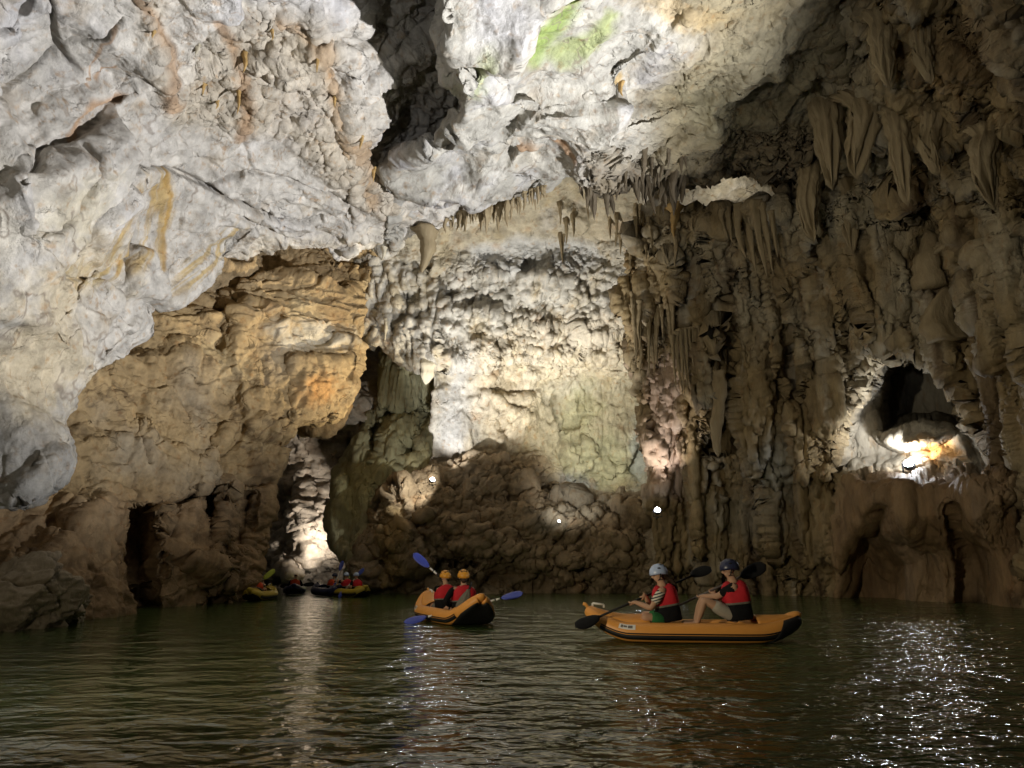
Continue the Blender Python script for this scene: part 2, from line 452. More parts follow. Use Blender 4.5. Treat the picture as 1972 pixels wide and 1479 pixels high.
sheet("ceiling_slab", [
    [(-520, -140, 7.3), (-100, -140, 9.3), (300, -140, 10.9), (640, -140, 12.8), (715, -140, 15), (860, -140, 16), (1050, -140, 16)],
    [(-400, 120, 9.6), (-100, 100, 11.2), (150, 80, 12.6), (400, 70, 13.6), (632, 70, 15.2), (705, 75, 16.8), (860, 80, 19.5), (1020, 60, 19.5)],
    [(-260, 500, 12.2), (-60, 430, 13.2), (60, 400, 14.0), (160, 350, 14.9), (260, 280, 15.9), (400, 230, 17.2), (560, 220, 18.1), (680, 235, 18.9), (750, 225, 21.0), (860, 220, 22.6), (1000, 210, 23)],
    [(-120, 800, 13.4), (20, 740, 14.4), (60, 640, 15.2), (110, 560, 16.2), (190, 500, 17.5), (280, 440, 18.7), (400, 400, 20.0), (540, 390, 21.3), (680, 390, 22.4), (790, 370, 23.6), (900, 340, 24.2)],
    LIP], 34, 2.9, M_PALE, GREY,
    paint=[('noise', 0.3, (1, 1, 1), 0.0, 0.5, LILAC, 0.8, 61), ('noise', 0.5, (1, 1, 0.6), 0.1, 0.5, PALE, 0.7, 62),
           ('blob', 80, 640, 130, 260, 10, (0.55, 0.46, 0.30), 0.75), ('blob', 170, 620, 90, 70, 30, GREY, 0.8), ('blob', 40, 900, 110, 120, 0, (0.32, 0.31, 0.29), 0.8),
           ('blob', 100, 380, 100, 50, -40, (0.56, 0.50, 0.36), 0.6),
           ('poly', RUSTY, 30, (0.50, 0.42, 0.30), 0.55), ('line', [(262, 0), (300, 60), (330, 130), (320, 200)], 18, RUST, 0.6), ('line', [(430, 60), (465, 130), (480, 200), (460, 260)], 16, RUST, 0.6),
           ('line', [(560, 70), (620, 110), (655, 220), (700, 330), (720, 390)], 20, (0.40, 0.25, 0.12), 0.6),
           ('streaks', [(262, 318), (325, 330), (322, 420), (296, 540), (130, 545), (160, 440)], 12, 0.28, 16, -0.15, 0.25, (0.44, 0.30, 0.10), 0.85, 3),
           ('line', [(320, 328), (308, 420), (292, 520)], 6, (0.40, 0.25, 0.07), 0.85), ('streaks', [(60, 500), (200, 470), (190, 560), (70, 560)], 12, 0.28, 18, -0.1, 0.3, (0.48, 0.36, 0.16), 0.7, 4),
           ('streaks', [(450, 410), (470, 430), (350, 540), (300, 560), (330, 500)], 8, 1.1, 9, -0.1, 0.25, (0.45, 0.32, 0.12), 0.8, 5),
           ('vein', 0.5, 0.025, (0.22, 0.18, 0.14), 0.75, 71), ('vein', 1.1, 0.02, (0.33, 0.22, 0.12), 0.6, 72), ('noise', 1.2, (1, 1, 1), 0.12, 0.45, (0.36, 0.30, 0.22), 0.6, 73),
           ('line', [(130, 260), (190, 210), (250, 190)], 4, RUST, 0.7), ('line', [(215, 180), (235, 150)], 4, RUST, 0.7), ('line', [(200, 190), (205, 100), (230, 70)], 4, RUST, 0.6)],
    disp=(a1, a2, a3), bottom=[(10, 0.7), (35, 2.0), (60, 5.5)])

# ---- the mossy ceiling bulge right of the fissure
FLIP = [(742, 474, 25.8), (800, 440, 25.2), (870, 415, 24.6), (960, 378, 23.4), (1040, 352, 22.7), (1110, 328, 22.2), (1160, 328, 22.3), (1290, 312, 23.5), (1390, 318, 24), (1490, 312, 24), (1600, 320, 23.6)]
HANG = [(1130, 270), (1300, 300), (1500, 250), (1600, 300), (1620, 360), (1120, 380)]
def f1(c): return 0.4 * fbm(c.W, 0.2, 3, 21) + faces(c, 0.28, 0.7, 22) + 0.5 * sstep(1200, 1400, c.px) * fbm(c.W, 0.35, 4, 26, mode=1)
def f2(c):
    z = zone(c, HANG, 30)
    right = sstep(1200, 1350, c.px)
    h = scallop(c, 0.45, 0.65, 23) * (1 - 0.6 * right) + fract(c, 0.6, 0.12, 2, 32) * (0.5 + right) + 0.30 * sstep(180, 260, c.py + 0.1 * (c.px - 1000)) * (1 - right) * lined(c, (830, 400, 24), (1150, 255, 20.3), 0.9, 1, 103) + 0.12 * fbm(c.W, 0.9, 5, 24) + (z + 0.4 * right) * 0.3 * fbm(c.W, 0.9, 5, 25, mode=1, stretch=(1, 1, 0.4))
    h += 0.18 * fbm(c.W, 1.2, 4, 27, mode=1, stretch=(0.5, 1, 1)) * sstep(210, 260, c.py)
    return h
def f3(c): return scallop(c, 1.6, 0.09, 28) + 0.03 * fbm(c.W, 3.5, 4, 29) + zone(c, HANG, 30) * drip(c, 1.6, 0.7, 0.5, 30) + (0.4 + 0.6 * sstep(1150, 1300, c.px)) * (rough(c, 2.0, 0.08, 31) - rough(c, 2.8, 0.05, 36))
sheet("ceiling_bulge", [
    [(850, -140, 10.0), (1000, -140, 10.6), (1200, -140, 11.6), (1400, -140, 12.8), (1600, -140, 13.8)],
    [(853, 60, 12.5), (1000, 60, 13.2), (1200, 60, 14.6), (1400, 60, 16.2), (1600, 60, 17.2)],
    [(880, 140, 14.2), (1000, 150, 15.2), (1200, 150, 17), (1400, 150, 19), (1625, 150, 19.5)],
    [(895, 232, 17.3), (1050, 235, 18.0), (1200, 235, 19.2), (1400, 240, 21.5), (1630, 240, 21.5)],
    [(742, 348, 22.2), (850, 322, 21.7), (950, 303, 20.9), (1080, 270, 20.5), (1200, 275, 20.8), (1400, 280, 22.2), (1620, 300, 22.3)],
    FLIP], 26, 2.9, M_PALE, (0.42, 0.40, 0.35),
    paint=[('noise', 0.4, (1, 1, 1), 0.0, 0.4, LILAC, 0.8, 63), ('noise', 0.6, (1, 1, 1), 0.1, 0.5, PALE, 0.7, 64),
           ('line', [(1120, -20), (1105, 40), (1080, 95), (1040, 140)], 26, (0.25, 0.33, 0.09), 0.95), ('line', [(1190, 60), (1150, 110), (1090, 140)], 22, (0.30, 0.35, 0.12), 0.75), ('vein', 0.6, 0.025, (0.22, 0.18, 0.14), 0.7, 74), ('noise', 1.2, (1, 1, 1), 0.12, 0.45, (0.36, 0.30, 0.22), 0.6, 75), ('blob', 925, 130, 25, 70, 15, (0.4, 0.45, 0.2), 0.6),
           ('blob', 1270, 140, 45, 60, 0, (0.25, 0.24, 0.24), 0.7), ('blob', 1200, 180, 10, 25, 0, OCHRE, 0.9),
           ('poly', [(1230, -100), (1330, 60), (1260, 200), (1230, 330), (1700, 400), (1700, -150)], 45, (0.25, 0.205, 0.115), 0.9), ('blob', 1380, 200, 90, 60, 0, (0.30, 0.27, 0.17), 0.7), ('blob', 1330, 20, 110, 30, 0, (0.38, 0.28, 0.14), 0.7),  # brown rock, its colour lowered further for shade on the bulge's right
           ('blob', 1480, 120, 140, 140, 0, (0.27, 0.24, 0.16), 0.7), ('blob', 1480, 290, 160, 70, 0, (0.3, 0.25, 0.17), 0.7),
           ('line', [(1000, 285), (1060, 280), (1110, 285)], 6, RUST, 0.7), ('poly', HANG, 40, (0.20, 0.16, 0.10), 0.9)],  # HANG colour darkened to stand for the deep shadow there
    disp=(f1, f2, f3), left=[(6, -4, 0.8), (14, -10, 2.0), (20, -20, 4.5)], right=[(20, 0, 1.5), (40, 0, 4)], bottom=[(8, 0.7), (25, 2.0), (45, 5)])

# ---- the ochre wall on the left, under the slab
STRATA = [(280, 560), (700, 520), (700, 700), (560, 700), (450, 660), (300, 640)]
def b1(c): return 0.5 * fbm(c.W, 0.2, 3, 31) + faces(c, 0.2, 0.9, 32) + strata(c, (0.12, 0, 1), 0.33, 0.45, 40) * (0.4 + 0.8 * zone(c, STRATA, 60))
def b2(c):
    z = zone(c, STRATA, 40)
    h = fract(c, 0.33, 0.26, 3, 33, (1, 1, 1.3), 0.10) + (0.12 + 0.3 * z) * lined(c, (300, 640, 24), (640, 600, 28.5), 0.9, 1, 104) + 0.13 * fbm(c.W, 0.8, 5, 34) + strata(c, (0.15, 0, 1), 1.0, 0.22, 41, 0.9) * (0.25 + z) + drape(c, 0.5, 0.25, 42, 0.15) * (1 - z)
    h += (0.08 + 0.35 * z) * fbm(c.W, 0.9, 4, 35, mode=1, stretch=(0.25, 0.25, 1.3))
    h += (1 - z) * 0.12 * fbm(c.W, 1.0, 4, 36, mode=1, stretch=(1, 1, 0.4))
    h -= 0.5 * groove(c, [(290, 985), (360, 960), (430, 945), (520, 925)], 5)
    h -= 0.3 * groove(c, [(255, 795), (262, 850), (285, 890)], 4) + 0.25 * groove(c, [(280, 580), (400, 600), (520, 590), (620, 620)], 4)
    return h
def b3(c): return 0.03 * fbm(c.W, 3.0, 4, 37) + rough(c, 1.8, 0.045, 38) - rough(c, 2.6, 0.05, 43)
WB = [(430, [(250, 25), (400, 27.5), (550, 29), (690, 30), (738, 30.5)]), (520, [(150, 22), (300, 25), (450, 27), (600, 28.5), (718, 30)]),
      (640, [(50, 19.5), (200, 22), (350, 24.5), (500, 26.8), (620, 28.3), (698, 29.5)]), (760, [(0, 17.5), (150, 20), (300, 23), (450, 25.5), (560, 27), (672, 29)]),
      (806, [(-20, 17), (150, 19.7), (300, 22.7), (450, 25.2), (560, 26.8), (657, 28.6)]), (818, [(-25, 16.9), (150, 19.6), (300, 22.6), (450, 25.2), (570, 27)]),
      (870, [(-30, 16.4), (150, 19), (300, 22.1), (450, 24.8), (557, 26.6)]), (940, [(-50, 15.8), (150, 18.5), (300, 21.5), (420, 24), (535, 26.3)]),
      (1060, [(-80, 15), (150, 17.6), (300, 21), (400, 23.5), (497, 25.8)])]
rows_b = [[(x, py, Y) for x, Y in r] for py, r in WB]
for zz in (0.0, -2.0):
    rows_b.append([Z(x, Y, zz) for x, Y in [(-80, 14.6), (180, 17.3), (300, 20.8), (400, 23), (472, 25.3)]])
sheet("left_cave_wall", rows_b, 24, 2.9, M_OCHRE, (0.35, 0.25, 0.125),
    paint=[('noise', 0.35, (1, 1, 1), 0.1, 0.5, (0.46, 0.38, 0.23), 0.7, 65), ('vein', 0.5, 0.03, DKBROWN, 0.7, 69), ('noise', 0.5, (1, 1, 0.5), 0.15, 0.5, RUST, 0.4, 66), ('noise', 0.25, (1, 1, 0.8), 0.0, 0.4, (0.33, 0.29, 0.22), 0.7, 60), ('noise', 0.6, (1, 1, 1.3), 0.1, 0.4, (0.20, 0.14, 0.075), 0.6, 59),
           ('blob', 610, 755, 45, 35, 0, (0.42, 0.22, 0.07), 0.8), ('blob', 600, 650, 90, 30, 0, (0.56, 0.52, 0.42), 0.7),
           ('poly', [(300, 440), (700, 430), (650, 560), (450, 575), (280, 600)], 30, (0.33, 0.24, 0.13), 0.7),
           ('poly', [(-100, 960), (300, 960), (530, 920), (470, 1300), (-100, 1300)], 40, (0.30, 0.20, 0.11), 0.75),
           ('noise', 0.7, (1.5, 1.5, 0.2), 0.15, 0.5, DKBROWN, 0.5, 67)],
    bumps=[([(235, 990), (290, 985), (300, 1040), (292, 1200), (245, 1200), (238, 1080)], 2.5, 16), ([(385, 950), (425, 945), (415, 1040), (400, 1200), (378, 1200)], 1.8, 8),
           ([(470, 950), (490, 950), (470, 1060), (455, 1070)], 1.0, 8), ([(560, 695), (662, 690), (657, 812), (566, 815)], -0.25, 10),
           ([(650, 490), (760, 470), (770, 520), (700, 530)], 1.5, 15)],
    disp=(b1, b2, b3), right=[(8, 0, 0.6), (22, 0, 1.8), (45, 0, 5)])

# ---- rock at the back of the narrow passage
def c1(c): return 0.7 * fbm(c.W, 0.25, 3, 41) + faces(c, 0.4, 0.8, 42)
def c2(c): return faces(c, 0.9, 0.28, 43, (1, 1, 1.5), crack=0.08) + 0.25 * fbm(c.W, 1.0, 4, 44, mode=1, stretch=(0.5, 0.5, 1.3)) + 0.06 * fbm(c.W, 3, 4, 45)
sheet("passage_wall", [
    [(560, 540, 36), (700, 540, 37), (900, 540, 37)],
    [(450, 660, 36), (560, 660, 37), (700, 660, 38), (900, 660, 39)],
    [(450, 760, 33), (560, 760, 34), (700, 770, 34.5), (800, 770, 36)],
    [(440, 830, 38), (520, 830, 38.5), (560, 830, 36.5), (690, 830, 35.5), (720, 830, 38), (800, 830, 40)],
    [(430, 920, 40), (540, 920, 41), (585, 920, 38), (655, 920, 37), (690, 920, 41), (800, 920, 42)],
    [(420, 1010, 40), (500, 1010, 41), (560, 1010, 37.6), (632, 1010, 36.6), (665, 1010, 41), (800, 1010, 42)],
    [(420, 1080, 40), (480, 1080, 40.5), (530, 1080, 37), (605, 1080, 36), (640, 1080, 41), (800, 1080, 42)],
    [(420, 1108, 40), (480, 1108, 40), (515, 1108, 36.6), (570, 1108, 35.7), (610, 1108, 41), (800, 1108, 42)],
    [Z(420, 33, 0), Z(520, 38, 0), Z(600, 40, 0), Z(660, 41, 0), Z(800, 42, 0)], [Z(420, 33, -2), Z(520, 38, -2), Z(600, 40, -2), Z(660, 41, -2), Z(800, 42, -2)]],
    14, 2.9, M_OCHRE, (0.46, 0.40, 0.32), paint=[('noise', 0.8, (1, 1, 1.5), 0.0, 0.5, (0.30, 0.22, 0.14), 0.7, 68)], disp=(c1, c2))

# ---- the wall at the far end
SHELF = [(900, 480), (1000, 455), (1150, 470), (1160, 510), (1080, 530), (930, 525)]
CRUST = [(905, 650), (1000, 620), (1200, 600), (1210, 720), (1040, 740), (1030, 830), (950, 880), (910, 760)]
BOULD = [(690, 930), (850, 880), (1050, 880), (1060, 960), (1250, 970), (1260, 1200), (680, 1200)]
UPPER = [(700, 500), (1260, 480), (1230, 700), (840, 700), (760, 690), (700, 640)]
def d1(c): return 0.45 * fbm(c.W, 0.25, 3, 71) + faces(c, 0.35, 0.5, 72)
def d2(c):
    zb, zu, zc = zone(c, BOULD, 25), zone(c, UPPER, 30), zone(c, CRUST, 20)
    h = 0.14 * fbm(c.W, 0.9, 5, 73) + zb * (knobs(c, 0.4, 0.12, 74, (1, 1, 1.6)) + fract(c, 0.25, 0.7, 2, 95, (1, 1, 1.7), 0.15) + 0.3 * fbm(c.W, 0.6, 4, 89) + strata(c, (0.2, 0, 1), 0.6, 0.75, 86, 1.2) + fract(c, 0.9, 0.22, 2, 75, (1, 1, 1.4), 0.08) + rough(c, 1.2, 0.15, 87))
    h += zu * (0.25 * fbm(c.W, 0.8, 4, 76, mode=1, stretch=(1, 1, 0.6)) + drip(c, 0.9, 0.3, 0.25, 77) + drape(c, 0.6, 0.25, 88, 0.25) + fract(c, 0.6, 0.35, 3, 96) + pits(c, 0.75, 0.55, 98) + pits(c, 1.6, 0.22, 99))
    h += zc * 0.3 * fbm(c.W, 1.3, 4, 78, mode=1)
    h += zone(c, [(1045, 740), (1220, 700), (1260, 960), (1060, 960)], 30) * (drape(c, 0.6, 0.45, 91, 0.2) + fract(c, 0.6, 0.3, 2, 92))
    h -= 0.5 * groove(c, [(1078, 770), (1080, 830), (1088, 910), (1095, 935)], 4) + 0.25 * groove(c, [(1110, 850), (1112, 900)], 3)
    h -= 0.4 * groove(c, [(850, 935), (900, 960), (970, 970), (1030, 950)], 6)
    return h
def d3(c):
    zb, zu, zc = zone(c, BOULD, 25), zone(c, UPPER, 30), zone(c, CRUST, 20)
    return 0.04 * fbm(c.W, 2.5, 4, 79) + (zb + 0.7 * zu) * 0.10 * fbm(c.W, 2.2, 4, 80, mode=1) + zc * knobs(c, 2.0, 0.13, 81) + rough(c, 1.8, 0.09, 82) - rough(c, 2.8, 0.06, 97) + zb * (rough(c, 2.2, 0.12, 85) - rough(c, 1.5, 0.10, 100))
rows_d = [
    [(840, 320, 27), (1100, 320, 27), (1300, 320, 27), (1560, 320, 26.5)],
    [(690, 420, 30), (900, 420, 29), (1100, 410, 29.3), (1300, 390, 28.2), (1560, 380, 28)],
    [(690, 470, 30.6), (900, 470, 29.9), (1100, 470, 30.1), (1300, 450, 29.5), (1560, 440, 29)],
    [(690, 520, 31), (860, 520, 30.6), (1000, 520, 30.6), (1150, 520, 30.8), (1400, 520, 31)],
    [(700, 620, 31.3), (860, 620, 31.3), (1000, 620, 31.8), (1150, 620, 32), (1350, 620, 32.5)],
    [(765, 690, 31.5), (880, 690, 31.8), (1000, 690, 32.4), (1180, 690, 32.6), (1350, 690, 33)],
    [(828, 704, 31.8), (900, 704, 32.3), (1050, 704, 33), (1180, 704, 33), (1350, 704, 33)],
    [(836, 800, 32.3), (950, 800, 33), (1080, 800, 33.5), (1180, 800, 33.5), (1350, 800, 33.5)],
    [(830, 885, 32.5), (950, 885, 32.8), (1040, 885, 33), (1180, 885, 33.8), (1350, 885, 33.5)],
    [(826, 905, 32.0), (920, 900, 31.3), (1040, 905, 32.7), (1180, 905, 33.8), (1350, 905, 33.5)],
    [(780, 935, 31.2), (900, 930, 30.9), (1040, 940, 32), (1150, 950, 33.5), (1250, 955, 33), (1350, 955, 33)],
    [(730, 985, 31), (900, 985, 30.4), (1050, 985, 31), (1180, 985, 31.4), (1350, 985, 31)],
    [(700, 1060, 30.8), (900, 1060, 30.3), (1100, 1060, 30.6), (1350, 1060, 30.6)]]
for zz in (0.0, -2.0): rows_d.append([Z(688, 31, zz), Z(900, 30.8, zz), Z(1100, 31.2, zz), Z(1350, 31.2, zz)])
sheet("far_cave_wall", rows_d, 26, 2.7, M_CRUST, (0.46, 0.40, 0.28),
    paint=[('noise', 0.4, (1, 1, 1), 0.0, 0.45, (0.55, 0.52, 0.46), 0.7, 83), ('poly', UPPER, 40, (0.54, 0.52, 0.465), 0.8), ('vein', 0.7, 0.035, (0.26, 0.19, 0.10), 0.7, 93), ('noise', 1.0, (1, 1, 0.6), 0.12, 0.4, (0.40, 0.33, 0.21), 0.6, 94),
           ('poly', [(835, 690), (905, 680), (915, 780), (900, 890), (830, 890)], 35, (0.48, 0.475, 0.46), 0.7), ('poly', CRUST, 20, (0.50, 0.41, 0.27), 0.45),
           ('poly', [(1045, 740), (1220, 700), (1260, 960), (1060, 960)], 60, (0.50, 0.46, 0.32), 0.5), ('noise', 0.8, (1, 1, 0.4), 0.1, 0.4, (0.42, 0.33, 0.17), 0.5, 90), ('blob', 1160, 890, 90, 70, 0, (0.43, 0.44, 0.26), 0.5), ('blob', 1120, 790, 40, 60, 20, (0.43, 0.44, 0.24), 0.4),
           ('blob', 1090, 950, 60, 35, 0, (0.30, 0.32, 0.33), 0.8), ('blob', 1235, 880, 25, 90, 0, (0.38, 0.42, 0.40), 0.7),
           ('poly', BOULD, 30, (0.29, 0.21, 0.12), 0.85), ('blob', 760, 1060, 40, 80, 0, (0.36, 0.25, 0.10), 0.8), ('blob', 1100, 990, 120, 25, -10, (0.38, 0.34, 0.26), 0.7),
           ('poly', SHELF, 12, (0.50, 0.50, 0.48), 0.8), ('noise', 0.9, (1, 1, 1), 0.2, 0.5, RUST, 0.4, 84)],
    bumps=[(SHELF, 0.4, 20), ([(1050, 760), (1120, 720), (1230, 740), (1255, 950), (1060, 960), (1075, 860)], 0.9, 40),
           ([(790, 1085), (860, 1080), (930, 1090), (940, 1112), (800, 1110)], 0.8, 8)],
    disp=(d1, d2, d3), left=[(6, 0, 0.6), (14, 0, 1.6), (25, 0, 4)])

# ---- flowstone columns in the alcove beside the passage
def e1(c): return 0.35 * fbm(c.W, 0.3, 2, 101) + knobs(c, 0.35, 0.9, 102, (1, 1, 0.6)) + drape(c, 0.5, 0.5, 106, 0.1)
def e2(c): return drape(c, 1.6, 0.25, 107, 0.06) + rough(c, 2.2, 0.06, 108) + 0.14 * fbm(c.W, 1.1, 3, 103, mode=1, stretch=(1, 1, 0.12)) + 0.05 * fbm(c.W, 2, 3, 104)
rows_e = [[(742, 660, 35), (860, 660, 35)], [(735, 710, 34.2), (860, 710, 34.6)], [(738, 775, 34), (860, 775, 34.5)], [(705, 800, 34.2), (860, 800, 34.4)],
          [(690, 840, 33.6), (860, 840, 34)], [(672, 890, 33.2), (860, 890, 33.6)], [(648, 950, 32.6), (760, 950, 32.6), (860, 950, 33)], [(642, 1000, 32.2), (760, 1000, 32.2), (860, 1000, 33)],
          [(650, 1050, 31.9), (760, 1050, 31.8), (860, 1050, 32.5)], [(690, 1090, 31.6), (860, 1090, 32)], [Z(692, 31.4, -1), Z(860, 31.8, -1)]]
sheet("alcove_flowstone", rows_e, 10, 2.7, M_FLUTE, (0.33, 0.31, 0.18),
    paint=[('noise', 1.0, (1.5, 1.5, 0.2), 0.0, 0.4, (0.2, 0.17, 0.1), 0.6, 105), ('blob', 700, 960, 70, 70, 0, (0.42, 0.40, 0.2), 0.7), ('blob', 810, 890, 40, 30, 0, (0.5, 0.45, 0.25), 0.7)],
    bumps=[([(768, 860), (800, 850), (808, 885), (775, 895)], 1.5, 6), ([(745, 900), (775, 905), (768, 920)], 1.2, 4), ([(808, 780), (832, 780), (830, 840), (812, 810)], 1.5, 5),
           ([(725, 810), (735, 860), (712, 900), (705, 890)], 1.2, 6), ([(740, 785), (800, 785), (795, 800), (735, 802)], 1.2, 7)],
    disp=(e1, e2), left=[(8, 0, 1.0), (16, 0, 3)])

# ---- the right wall
ALC = [(1612, 905), (1618, 840), (1655, 760), (1672, 690), (1720, 668), (1800, 690), (1840, 740), (1862, 800), (1890, 860), (1915, 895), (1700, 912)]
LIPA = [(1690, 842), (1720, 832), (1790, 816), (1835, 836), (1800, 852), (1740, 864)]
VOID = [(1702, 836), (1735, 824), (1800, 808), (1850, 828), (1866, 800), (1838, 740), (1800, 695), (1722, 674), (1694, 720), (1692, 790)]
UNDER = [(1660, 1030), (1700, 985), (1728, 1050), (1745, 1090), (1735, 1200), (1625, 1200), (1640, 1080)]
UNDER2 = [(1828, 990), (1848, 1030), (1890, 1090), (1905, 1200), (1845, 1200), (1850, 1080)]
BENCH = [(1605, 960), (1640, 918), (1740, 895), (1900, 890), (1960, 910), (1975, 1200), (1600, 1200)]
PINK = [(1245, 700), (1300, 690), (1315, 960), (1255, 960)]
COMB = [(1205, 620), (1395, 610), (1390, 800), (1230, 760)]
def g1(c):
    nb = 1 - np.maximum(zone(c, BENCH, 30), 0.95 * zone(c, ALC, 30))
    return 0.7 * fbm(c.W, 0.16, 3, 111, stretch=(1, 1, 0.5)) + nb * (drape(c, 0.30, 1.5, 112, 0.08, 2) + drip(c, 0.35, 0.09, 0.7, 113))
def g2(c):
    bench, pink, comb = zone(c, BENCH, 20), zone(c, PINK, 12), zone(c, COMB, 20)
    nb = 1 - np.maximum(bench, 0.85 * zone(c, ALC, 24))
    h = nb * (drape(c, 0.85, 0.75, 114, 0.05) + drip(c, 0.9, 0.16, 0.3, 115) + fract(c, 0.5, 0.28, 3, 116, (1, 1, 0.3), 0.08)) + bench * drape(c, 0.6, 0.3, 125, 0.25)
    h += pink * knobs(c, 1.8, 0.3, 117) + comb * 0.2 * fbm(c.W, 2.2, 3, 118, mode=1, stretch=(1, 1, 0.06))
    h -= 0.7 * groove(c, [(1395, 560), (1400, 700), (1385, 860)], 14) + 0.7 * groove(c, [(1520, 640), (1530, 760)], 16)
    h -= 0.8 * groove(c, [(1740, 340), (1745, 430), (1735, 520)], 24) + 0.7 * groove(c, [(1905, 110), (1912, 160), (1905, 200)], 24)
    return h
def g3(c):
    nb = 1 - 0.8 * np.maximum(zone(c, BENCH, 20), zone(c, ALC, 8))
    return nb * (drape(c, 2.4, 0.18, 120, 0.05, 2) + drip(c, 2.2, 0.4, 0.07, 121) + rough(c, 2.0, 0.09, 126)) + 0.03 * fbm(c.W, 3, 3, 122)
rows_g = [
    [(1540, -140, 16), (1700, -140, 13.8), (2000, -140, 11), (2350, -140, 9.5)],
    [(1560, 150, 21), (1700, 150, 18.3), (1850, 150, 16), (2000, 150, 13.8), (2350, 150, 11.5)],
    [(1560, 300, 24), (1700, 300, 20.7), (1850, 300, 18.5), (2000, 300, 16), (2350, 300, 13)],
    [(1525, 410, 25.3), (1650, 400, 22.5), (1800, 385, 20), (2000, 385, 17), (2350, 385, 14)],
    [(1290, 436, 26.5), (1400, 432, 26), (1500, 430, 25), (1650, 420, 22.8), (1800, 402, 20.3), (2000, 402, 17), (2350, 402, 14)],
    [(1212, 500, 28), (1400, 500, 26.8), (1600, 500, 24.5), (1800, 500, 21.5), (2000, 500, 17.6), (2350, 500, 14.5)],
    [(1200, 600, 28.5), (1400, 600, 27.3), (1600, 600, 25.3), (1800, 600, 22.5), (2000, 600, 18.3), (2350, 600, 15)],
    [(1222, 720, 29.2), (1400, 720, 28), (1600, 720, 26), (1800, 720, 23.5), (2000, 720, 19), (2350, 720, 15.5)],
    [(1245, 820, 29.6), (1400, 820, 28.3), (1600, 820, 26.3), (1800, 820, 24), (2000, 820, 19.7), (2350, 820, 16)],
    [(1254, 940, 30), (1400, 940, 29), (1600, 940, 27), (1800, 940, 24.5), (2000, 940, 20.3), (2350, 940, 16.3)],
    [(1256, 1040, 30), (1400, 1040, 29.2), (1600, 1040, 27), (1800, 1040, 24.7), (2000, 1040, 20.7), (2350, 1040, 16.5)]]
for zz in (0.0, -2.0): rows_g.append([Z(1258, 30.4, zz), Z(1400, 29.6, zz), Z(1600, 27.8, zz), Z(1800, 25.2, zz), Z(2000, 21, zz), Z(2350, 17, zz)])
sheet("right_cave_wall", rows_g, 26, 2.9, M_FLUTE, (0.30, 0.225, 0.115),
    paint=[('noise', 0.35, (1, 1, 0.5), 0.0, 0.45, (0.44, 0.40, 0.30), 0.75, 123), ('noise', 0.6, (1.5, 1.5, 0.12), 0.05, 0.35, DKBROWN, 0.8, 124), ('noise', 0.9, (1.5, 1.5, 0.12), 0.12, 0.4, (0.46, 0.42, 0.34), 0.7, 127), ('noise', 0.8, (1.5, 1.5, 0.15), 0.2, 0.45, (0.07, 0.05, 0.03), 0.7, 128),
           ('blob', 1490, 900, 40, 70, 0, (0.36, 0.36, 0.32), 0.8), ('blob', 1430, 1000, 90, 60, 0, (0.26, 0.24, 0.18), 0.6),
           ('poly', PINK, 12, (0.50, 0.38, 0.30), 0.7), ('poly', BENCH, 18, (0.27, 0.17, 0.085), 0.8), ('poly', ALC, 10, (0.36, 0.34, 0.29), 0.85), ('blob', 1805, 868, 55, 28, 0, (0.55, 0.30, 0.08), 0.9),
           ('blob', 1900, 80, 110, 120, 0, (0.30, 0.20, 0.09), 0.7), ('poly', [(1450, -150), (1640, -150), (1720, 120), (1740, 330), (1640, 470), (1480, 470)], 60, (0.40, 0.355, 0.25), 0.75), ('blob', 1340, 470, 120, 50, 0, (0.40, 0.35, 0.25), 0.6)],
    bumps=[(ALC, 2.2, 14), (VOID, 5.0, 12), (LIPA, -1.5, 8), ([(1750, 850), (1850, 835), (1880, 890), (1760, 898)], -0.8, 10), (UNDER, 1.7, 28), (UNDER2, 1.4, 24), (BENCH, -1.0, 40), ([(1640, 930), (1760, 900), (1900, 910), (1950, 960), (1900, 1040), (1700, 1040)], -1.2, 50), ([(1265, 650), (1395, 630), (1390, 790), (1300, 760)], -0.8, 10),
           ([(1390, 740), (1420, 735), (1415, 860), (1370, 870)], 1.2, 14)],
    disp=(g1, g2, g3), left=[(10, 0, 0.8), (25, 0, 2.2), (45, 0, 5)])

